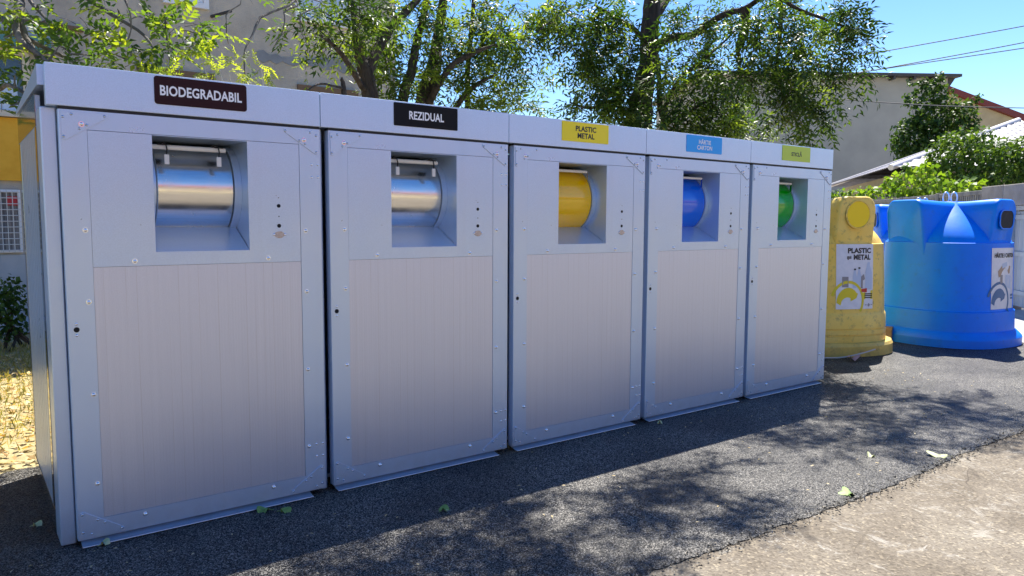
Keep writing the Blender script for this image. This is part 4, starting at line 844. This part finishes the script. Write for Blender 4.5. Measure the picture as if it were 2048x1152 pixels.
gt = empty('gate', (GT.x, GT.y, 0), 'pale grey boarded gate set back in the plastered wall', 'gate')
k = s1 - .06
while k > s1 - 1.30:
    fbox(gt, k - .118, k, .06, .085, .08, GT.z - .09, 'board', M['gate'], .004); k -= .123
for z in (.25, .84, 1.40): fbox(gt, s1 - 1.30, s1 - .05, .035, .058, z, z + .07, 'crossbar', M['gate'], .004)
fbox(gt, s1 - .05, s1 - .004, .02, .10, 0, GT.z - .004, 'gate_frame', M['gate']); fbox(gt, s1 - 1.346, s1 - .052, .02, .10, GT.z - .07, GT.z - .004, 'gate_frame', M['gate'])

# ------------------------------------------------------------------ foliage
def leaf_mesh(name, P, D, Nn, ln, wd, tone, m, fold=.25):
    """P base points, D unit directions, Nn unit normals, ln/wd sizes, tone 0..1: folded pointed leaflets"""
    n = len(P); S = np.cross(D, Nn)
    ln = ln[:, None]; wd = wd[:, None]
    v = np.stack([P, P + D * ln * .42 + S * wd * .5 + Nn * wd * fold, P + D * ln + Nn * ln * -.06, P + D * ln * .42 - S * wd * .5 + Nn * wd * fold, P + D * ln * .45], 1)
    f = np.array([[0, 1, 4], [1, 2, 4], [0, 4, 3], [4, 2, 3]])
    F_ = (np.arange(n)[:, None, None] * 5 + f[None]).reshape(-1, 3)
    me = bpy.data.meshes.new(name); me.vertices.add(n * 5); me.vertices.foreach_set('co', v.reshape(-1).astype(np.float32))
    me.loops.add(len(F_) * 3); me.loops.foreach_set('vertex_index', F_.reshape(-1).astype(np.int32))
    me.polygons.add(len(F_)); me.polygons.foreach_set('loop_start', np.arange(0, len(F_) * 3, 3, dtype=np.int32)); me.polygons.foreach_set('loop_total', np.full(len(F_), 3, dtype=np.int32))
    at = me.attributes.new('tone', 'FLOAT', 'POINT'); at.data.foreach_set('value', np.repeat(np.clip(tone, 0, 1), 5).astype(np.float32))
    me.update(calc_edges=True); me.validate(); me.materials.append(m); return me
def unit(a): return a / np.maximum(np.linalg.norm(a, axis=-1, keepdims=True), 1e-9)
def compound_crown(name, clusters, m, parent, seed, twigs=9, leaves=5, pairs=4, ll=.062, lw=.019, droop=.55, tone0=.35, tone_sd=.18, young=.12, limbs=None, org=(0, 0, 0)):
    """each cluster: twigs arch out of its centre, carrying pinnate leaves"""
    rg = np.random.default_rng(seed); P, D, Q, LN, WD, T = [], [], [], [], [], []
    stems = []
    for (cx, cy, cz, cr) in clusters:
        c = np.array([cx, cy, cz]); ct = rg.normal(0, .10)
        nt_ = max(2, int(twigs * (cr / .2) ** 1.6 + .5))
        for _ in range(nt_):
            d = unit(rg.normal(size=3)); d[2] = d[2] * .7 + .1; d = unit(d)
            st_ = c + rg.normal(size=3) * cr * .38; tl = cr * rg.uniform(.7, 1.2); yg = rg.random() < young
            pts = [st_ + d * tl * s + np.array([0, 0, -droop * .5 * tl * s * s]) for s in np.linspace(0, 1, 5)]
            stems.append(pts)
            for k in range(leaves):
                s = (k + .6) / leaves; i0 = min(3, int(s * 4)); b0 = pts[i0] + (pts[i0 + 1] - pts[i0]) * (s * 4 - i0)
                sd_ = unit(np.cross(d, rg.normal(size=3))); ld = unit(d * .55 + sd_ * rg.uniform(.5, 1.0) + np.array([0, 0, -.25 * droop])); rl = ll * pairs * .62 * rg.uniform(.75, 1.15)
                up_ = unit(np.array([0, 0, 1.0]) + rg.normal(size=3) * .45); sv = unit(np.cross(ld, up_)); nn = unit(np.cross(sv, ld))
                tn = tone0 + ct + rg.normal(0, tone_sd) + (.45 if yg else 0)
                for j in range(pairs):
                    q = (j + .7) / (pairs + .3); base_ = b0 + ld * rl * q + np.array([0, 0, -droop * .35 * rl * q * q])
                    for sgn in (-1, 1):
                        dd_ = unit(ld * .55 + sv * sgn * .85 + nn * rg.normal(0, .18) + np.array([0, 0, -.22 * droop]))
                        P.append(base_); D.append(dd_); Q.append(unit(nn + rg.normal(size=3) * .22)); sc = rg.uniform(.75, 1.15) * (1 - .25 * abs(q - .5)); LN.append(ll * sc); WD.append(lw * sc); T.append(tn + rg.normal(0, .06))
                P.append(b0 + ld * rl); D.append(ld); Q.append(nn); LN.append(ll); WD.append(lw); T.append(tn)
    P, D, Q = np.array(P) - np.array(org), np.array(D), np.array(Q); Q = unit(Q - D * np.sum(Q * D, 1, keepdims=True))
    o = link(name, leaf_mesh(name, P, D, Q, np.array(LN), np.array(WD), np.array(T), m), None, parent)
    return o, stems
def simple_crown(name, clusters, m, parent, seed, per=120, ll=.08, lw=.06, tone0=.4, tone_sd=.2, org=(0, 0, 0), up_bias=.5, shell=.0):
    rg = np.random.default_rng(seed); P, D, Q, T = [], [], [], []
    for (cx, cy, cz, cr) in clusters:
        n = max(8, int(per * (cr / .25) ** 2)); d = unit(rg.normal(size=(n, 3))); r_ = cr * (rg.random(n) ** (.5)) * (1 - shell) + cr * shell
        p = np.array([cx, cy, cz]) + d * r_[:, None]; P.append(p)
        nn = unit(d * .6 + rg.normal(size=(n, 3)) * .6 + np.array([0, 0, up_bias])); dd_ = unit(rg.normal(size=(n, 3)) + np.array([0, 0, -.5])); dd_ = unit(dd_ - nn * np.sum(nn * dd_, 1, keepdims=True))
        D.append(dd_); Q.append(nn); T.append(tone0 + rg.normal(0, tone_sd, n) + rg.normal(0, .06))
    P, D, Q, T = np.concatenate(P) - np.array(org), np.concatenate(D), np.concatenate(Q), np.concatenate(T); sc = rg.uniform(.6, 1.2, len(P))
    return link(name, leaf_mesh(name, P, D, Q, ll * sc, lw * sc, T, m, .12), None, parent)
def smooth_path(pts, sub=4):
    P = [np.array(p) for p in pts]; out = []
    for i in range(len(P) - 1):
        a = P[max(i - 1, 0)]; b_ = P[i]; c = P[i + 1]; d = P[min(i + 2, len(P) - 1)]
        for k in range(sub):
            t_ = k / sub; out.append(.5 * ((2 * b_) + (-a + c) * t_ + (2 * a - 5 * b_ + 4 * c - d) * t_ ** 2 + (-a + 3 * b_ - 3 * c + d) * t_ ** 3))
    out.append(P[-1]); return out
def limb_tube(b_, pts, org, seg=8, jit=0.0, rg=None):
    sp = smooth_path(pts)
    P = [(p[0] - org[0] + (rg.normal() * jit * p[3] if rg is not None else 0), p[1] - org[1], p[2] - org[2] + (rg.normal() * jit * p[3] if rg is not None else 0)) for p in sp]
    b_.tube(P, [max(p[3], .002) for p in sp], seg)
def tree(name, label, cat, base_, trunk_path, limbs, crown_args, bark_m, leaf_m, seed, extra=(), group=None):
    root = empty(name, base_, label, cat, group); rg = np.random.default_rng(seed); b_ = MB()
    if trunk_path: limb_tube(b_, trunk_path, base_, 14, .05, rg)
    allp = []
    for l in limbs:
        limb_tube(b_, l, base_, 10 if l[0][3] > .03 else 6, .08, rg); allp += [np.array(p) for p in smooth_path(l)]
    cl = crown_args.pop('clusters'); o, stems = compound_crown('crown', cl, leaf_m, root, seed + 1, org=base_, **crown_args)
    A = [tuple(p) for p in allp]; todo = [tuple(c[:3]) for c in cl]
    An = np.array(A); D_ = [np.linalg.norm(An[:, :3] - np.array(p), axis=1) for p in todo]; best = [(float(d.min()), int(d.argmin())) for d in D_]
    while todo:                                    # clusters hang on the nearest limb or on an already hung cluster
        k = min(range(len(todo)), key=lambda q: best[q][0]); p = np.array(todo.pop(k)); dd, i = best.pop(k); q = A[i]
        A.append((*p, .006)); ni = len(A) - 1
        for z in range(len(todo)):
            d2 = float(np.linalg.norm(np.array(todo[z]) - p))
            if d2 < best[z][0]: best[z] = (d2, ni)
        if dd < .03: continue
        qv = np.array(q[:3]); mid = (qv + p) / 2 + rg.normal(size=3) * .07 * dd + np.array([0, 0, .08 * dd])
        limb_tube(b_, [(*qv, min(q[3] * .7, .006 + .009 * dd)), (*mid, .005 + .004 * dd), (*p, .003)], base_, 5)
    for s in stems: b_.tube([np.array(p) - np.array(base_) for p in s[::2]], [.0028, .0022, .0014], 3, cap=False)
    b_.build('trunk', bark_m, root, smooth=True, angle=60)
    return root
lb = L['B_limbs']; lc = L['C_limbs']; la = L['A_limbs']
la = la[:2] + [[(*la[0][0][:3], .03)] + l for l in la[2:]]
lc = lc + [[lc[0][-1], (6.7, 1.9, 4.9, .03), (7.3, 1.1, 4.95, .022), (8.2, .8, 4.9, .012)]]
tree('robinia_tree', 'light green tree whose thin branches hang over the left cabinet roof', 'tree', (-1.5, 4.0, 0),
     [(-1.5, 4.0, 0, .14), (-1.45, 3.9, 1.5, .12), (-1.3, 3.7, 2.6, .09), (la[0][0][0], la[0][0][1], la[0][0][2], .06)], la,
     dict(clusters=L['A_cl'], twigs=1.5, leaves=3, pairs=4, ll=.062, lw=.031, droop=.5, tone0=.36, tone_sd=.18, young=.10), M['bark_grey'], M['leaf_robinia'], 11)
tree('ash_tree', 'several stemmed ash tree with leaning trunks behind the REZIDUAL cabinet', 'tree', (lb[0][0][0], lb[0][0][1], 0),
     [(lb[0][0][0], lb[0][0][1], 0, .12), (lb[0][0][0], lb[0][0][1], .6, .10), lb[0][0]], lb + [[(lb[0][0][0], lb[0][0][1], .05, .09), (lb[0][0][0] * .4 + lb[3][0][0] * .6, lb[0][0][1] * .4 + lb[3][0][1] * .6, .7, .08), lb[3][0]], [(lb[0][0][0], lb[0][0][1], .05, .09), (lb[0][0][0] * .4 + lb[4][0][0] * .6, lb[0][0][1] * .4 + lb[4][0][1] * .6, .7, .14), lb[4][0]], [(lb[0][0][0], lb[0][0][1], .05, .09), (lb[0][0][0] * .4 + lb[6][0][0] * .6, lb[0][0][1] * .4 + lb[6][0][1] * .6, .7, .05), lb[6][0]], [(lb[0][0][0], lb[0][0][1], .05, .09), (lb[0][0][0] * .4 + lb[7][0][0] * .6, lb[0][0][1] * .4 + lb[7][0][1] * .6, .7, .05), lb[7][0]]],
     dict(clusters=L['B_cl'] + L['up_B'], twigs=4.8, leaves=4, pairs=4, ll=.078, lw=.022, droop=.95, tone0=.47, tone_sd=.22, young=.2), M['bark'], M['leaf_ash'], 23)
tree('tall_ash_tree', 'big dark ash tree with thick black trunk spreading over the right cabinets', 'tree', (lc[0][0][0], lc[0][0][1], 0),
     [(lc[0][0][0] - .05, lc[0][0][1], 0, .26), (lc[0][0][0], lc[0][0][1], .5, .21), lc[0][0]], lc + [[(lc[0][0][0], lc[0][0][1], .1, .1), (lc[5][0][0] - .1, lc[5][0][1], .8, .05), lc[5][0]]],
     dict(clusters=L['C_cl'] + L['up_C'], twigs=7.2, leaves=4, pairs=4, ll=.084, lw=.024, droop=1.05, tone0=.40, tone_sd=.22, young=.12), M['bark'], M['leaf_ash'], 37)
# young shoots behind the first cabinet
sb = (1.55, 1.6, 0); root = empty('young_shoots', sb, 'bright yellow green young shoots peeping over the first cabinet', 'plant')
o, stems = compound_crown('foliage', L['shoot_cl'], M['leaf_robinia'], root, 51, twigs=9, leaves=3, pairs=5, ll=.030, lw=.012, droop=.1, tone0=.72, tone_sd=.15, org=sb)
b_ = MB()
for c in L['shoot_cl']: b_.tube([(rnd.uniform(-.2, .2), 0, 0), ((c[0] - sb[0]) * .6, (c[1] - sb[1]) * .6, 1.3), (c[0] - sb[0], c[1] - sb[1], c[2])], [.008, .006, .003], 5)
b_.build('stem', M['twig_pale'], root)
# vine on the fence, bush, tall shrub, dark shrub at the left
def plant(name, label, cat, cl, m, seed, base_, **kw):
    root = empty(name, base_, label, cat); simple_crown('foliage', cl, m, root, seed, org=base_, **kw)
    b_ = MB(); rg = random.Random(seed)
    for c in cl[::2]: b_.tube([(rg.uniform(-.15, .15), rg.uniform(-.15, .15), 0), ((c[0] - base_[0]) * .5, (c[1] - base_[1]) * .5, c[2] * .55), (c[0] - base_[0], c[1] - base_[1], c[2])], [.02, .014, .005], 5)
    b_.build('stem', M['bark'], root); return root
v0 = L['vine'][8]; plant('climbing_vine', 'bright green broad leaved vine spilling over the concrete fence top', 'vine', L['vine'], M['leaf_vine'], 61, (v0[0], v0[1], 0), per=80, ll=.13, lw=.115, tone0=.5, tone_sd=.22)
v0 = L['bush'][5]; plant('leafy_bush', 'thick green bush rising over the gate wall before the tiled roof', 'bush', L['bush'], M['leaf_bush'], 63, (v0[0], v0[1], 0), per=150, ll=.10, lw=.075, tone0=.55, tone_sd=.22)
v0 = L['shrub'][6]; plant('tall_shrub', 'tall loose grey green shrub in front of the grey gable wall', 'shrub', L['shrub'], M['leaf_bush'], 65, (v0[0], v0[1], 0), per=40, ll=.18, lw=.14, tone0=.35, tone_sd=.25)
v0 = L['lshrub'][3]; plant('garden_shrub', 'small dark green shrub by the apartment wall left of the cabinets', 'shrub', L['lshrub'], M['leaf_bush'], 67, (v0[0], v0[1], 0), per=130, ll=.065, lw=.045, tone0=.3, tone_sd=.18)

# ------------------------------------------------------------------ overhead cables
labs = ['highest single black overhead cable crossing the blue sky', 'upper one of the paired overhead cables in the sky', 'lower one of the paired overhead cables in the sky', 'thin cable crossing in front of the grey gable wall']
for pts, lb_ in zip(L['wires'], labs):
    P = [Vector(p) for p in pts]; o = MB(); o.tube(smooth_path([tuple(p) for p in P], 6), .016 if 'gable' not in lb_ else .012, 6); tag(o.build('overhead_cable', M['wire']), lb_, 'cable', 'overhead cables at the right')

# ------------------------------------------------------------------ ground litter
rg = np.random.default_rng(77)
def scatter(name, n, xr, yr, m, ll, lw, tone0, sd_, flatness=.9, keep=None, zz=.004):
    x_ = rg.uniform(*xr, n); y_ = rg.uniform(*yr, n)
    if keep is not None: k_ = keep(x_, y_); x_, y_ = x_[k_], y_[k_]
    n = len(x_); P = np.stack([x_, y_, np.full(n, zz) + rg.random(n) * .015], 1); Nn = unit(np.stack([rg.normal(0, 1 - flatness, n), rg.normal(0, 1 - flatness, n), np.ones(n)], 1))
    a = rg.uniform(0, 2 * np.pi, n); D = np.stack([np.cos(a), np.sin(a), rg.normal(0, .12, n)], 1); D = unit(D - Nn * np.sum(D * Nn, 1, keepdims=True)); sc = rg.uniform(.5, 1.3, n)
    return tag(link(name, leaf_mesh(name, P, D, Nn, ll * sc, lw * sc, tone0 + rg.normal(0, sd_, n), m, .2)), kind='stuff')
o = scatter('leaf_litter', 5200, (-3.0, 1.6), (1.32, 5.4), M['leaf_dry'], .062, .032, .5, .3, .72); tag(o, 'dry brown fallen leaves covering the ground left of the cabinets', 'leaf litter')
n = 15000; x_ = rg.uniform(-3, 1.5, n); y_ = 1.5 + 4.6 * rg.random(n) ** .75; P = np.stack([x_, y_, np.zeros(n)], 1); D = unit(np.stack([rg.normal(0, .5, n), rg.normal(0, .5, n), np.ones(n)], 1)); a = rg.uniform(0, 6.28, n); Nn = np.stack([np.cos(a), np.sin(a), np.zeros(n)], 1); Nn = unit(Nn - D * np.sum(D * Nn, 1, keepdims=True))
o = link('dry_grass', leaf_mesh('dry_grass', P, D, Nn, rg.uniform(.03, .10, n), rg.uniform(.004, .009, n), .4 + rg.normal(0, .3, n), M['grass'], .1)); tag(o, 'short dry yellow green grass behind the leaf litter', 'grass', kind='stuff')
o = scatter('asphalt_litter', 420, (-.6, 6.5), (-1.5, .5), M['leaf_dry'], .020, .009, .85, .2, .9, lambda x_, y_: rg.random(len(x_)) < .35 + .5 * (y_ > -.7) * (y_ < -.02)); tag(o, 'tiny pale dry bits strewn over the dark asphalt', 'litter')
n = 1500; x_ = rg.uniform(.5, 7.5, n); y_ = np.interp(x_, EX, EY) + rg.normal(-.01, .03, n); a = rg.uniform(0, 6.28, n); P = np.stack([x_, y_, np.full(n, -.001)], 1)
D = np.stack([np.cos(a), np.sin(a), rg.uniform(0, .5, n)], 1); D = unit(D); Nn = np.stack([rg.normal(0, .3, n), rg.normal(0, .3, n), np.ones(n)], 1); Nn = unit(Nn - D * np.sum(D * Nn, 1, keepdims=True))
o = link('edge_grit', leaf_mesh('edge_grit', P, D, Nn, rg.uniform(.006, .018, n), rg.uniform(.006, .015, n), rg.random(n), M['grit'], .5)); tag(o, 'loose grit and crumbs along the asphalt edge', 'grit', kind='stuff')
def fallen(x_, y_, rz, s, m, label, lobes=0):
    b_ = MB(); pts = []
    for k in range(28):
        a = 2 * math.pi * k / 28; r_ = s * (.62 + .38 * math.cos(a)) * (1 + (.22 * math.cos(lobes * a) if lobes else 0)); pts.append((r_ * math.cos(a), r_ * math.sin(a) * .95, .006 + .010 * math.sin(a * 2 + rz) + .006 * math.cos(3 * a)))
    ctr = b_.bm.verts.new((s * .2, 0, .004)); vs = [b_.bm.verts.new(p) for p in pts]
    for k in range(28): b_.bm.faces.new((ctr, vs[k], vs[(k + 1) % 28]))
    b_.tube([(-.0, 0, .006), (-s * .7, .02 * s, .004)], .0015, 5)
    o = b_.build('fallen_leaf', m, None, (x_, y_, 0), smooth=True); o.rotation_euler = (0, 0, rz); tag(o, label, 'leaf', 'fallen leaves on the asphalt'); return o
fl = L['leaves']
fallen(*fl[0], 2.6, .045, M['leaf_fallen'], 'green fallen leaf, left one of a pair below the first cabinet')
fallen(*fl[1], -.3, .038, M['leaf_fallen'], 'green fallen leaf, right one of a pair below the first cabinet')
fallen(*fl[2], .4, .038, M['leaf_fallen'], 'single green leaf lying in shade below the second cabinet')
fallen(*fl[3], .8, .055, M['leaf_fallen'], 'lobed green leaf on the edge between asphalt and concrete', 5)
fallen(*fl[4], 2.2, .070, M['leaf_fallen_pale'], 'largest yellow green leaf on the asphalt edge at right', 3)
fallen(*fl[5], .2, .028, M['leaf_fallen_pale'], 'pale dry leaf in the shade left of the first cabinet')
fallen(*fl[6], .5, .030, M['leaf_fallen_pale'], 'pale yellow leaf touching the bottom lip of the first cabinet')
fallen(*fl[8], 1.5, .030, M['leaf_fallen_pale'], 'small whitish leaf lying on the sunny asphalt near its edge')
fallen(*fl[9], .1, .026, M['leaf_fallen_pale'], 'olive leaf beneath the gap between third and fourth cabinets')
# wire and pink scrap by the yellow container, wooden block
yx, yy = YL
c0 = math.atan2(-3.404 - yy, -.352 - yx); rr = .79
pts = [(yx + rr * 1.08 * math.cos(c0 + a), yy + rr * 1.08 * math.sin(c0 + a), z) for a, z in ((-.9, .01), (-.5, .012), (-.1, .012), (.25, .02), (.5, .06), (.7, .10))]
o = MB(); o.tube(smooth_path(pts), .007, 6); tag(o.build('wire_piece', M['strap'], smooth=True), 'thin pale wire curving along the yellow container base', 'wire')
px_, py_ = yx + rr * 1.12 * math.cos(c0 + .42), yy + rr * 1.12 * math.sin(c0 + .42)
b_ = MB(); V = b_.grid([[(.05 * i_ - .08, .045 * j - .05, .012 + .02 * ((i_ * 7 + j * 5) % 3)) for i_ in range(4)] for j in range(3)]); tag(b_.build('plastic_scrap', M['pink'], None, (px_, py_, 0)), 'crumpled pink plastic scrap beside the yellow container base', 'litter')
cb = Vector((BL[0], BL[1], 0)); vw = Vector((cam.location.x - BL[0], cam.location.y - BL[1], 0)).normalized(); sd = Vector((-vw.y, vw.x, 0))
if sd.dot(rx) > 0: sd = -sd
pb = cb + sd * .60 + vw * .52
b_ = MB(); b_.box(-.11, .11, -.06, .06, 0.004, .16, .006); o = b_.build('wooden_block', M['wood'], None, pb); o.rotation_euler = (0, 0, math.atan2(vw.y, vw.x) + 1.5); tag(o, 'small brown wooden block between yellow and blue containers', 'block')
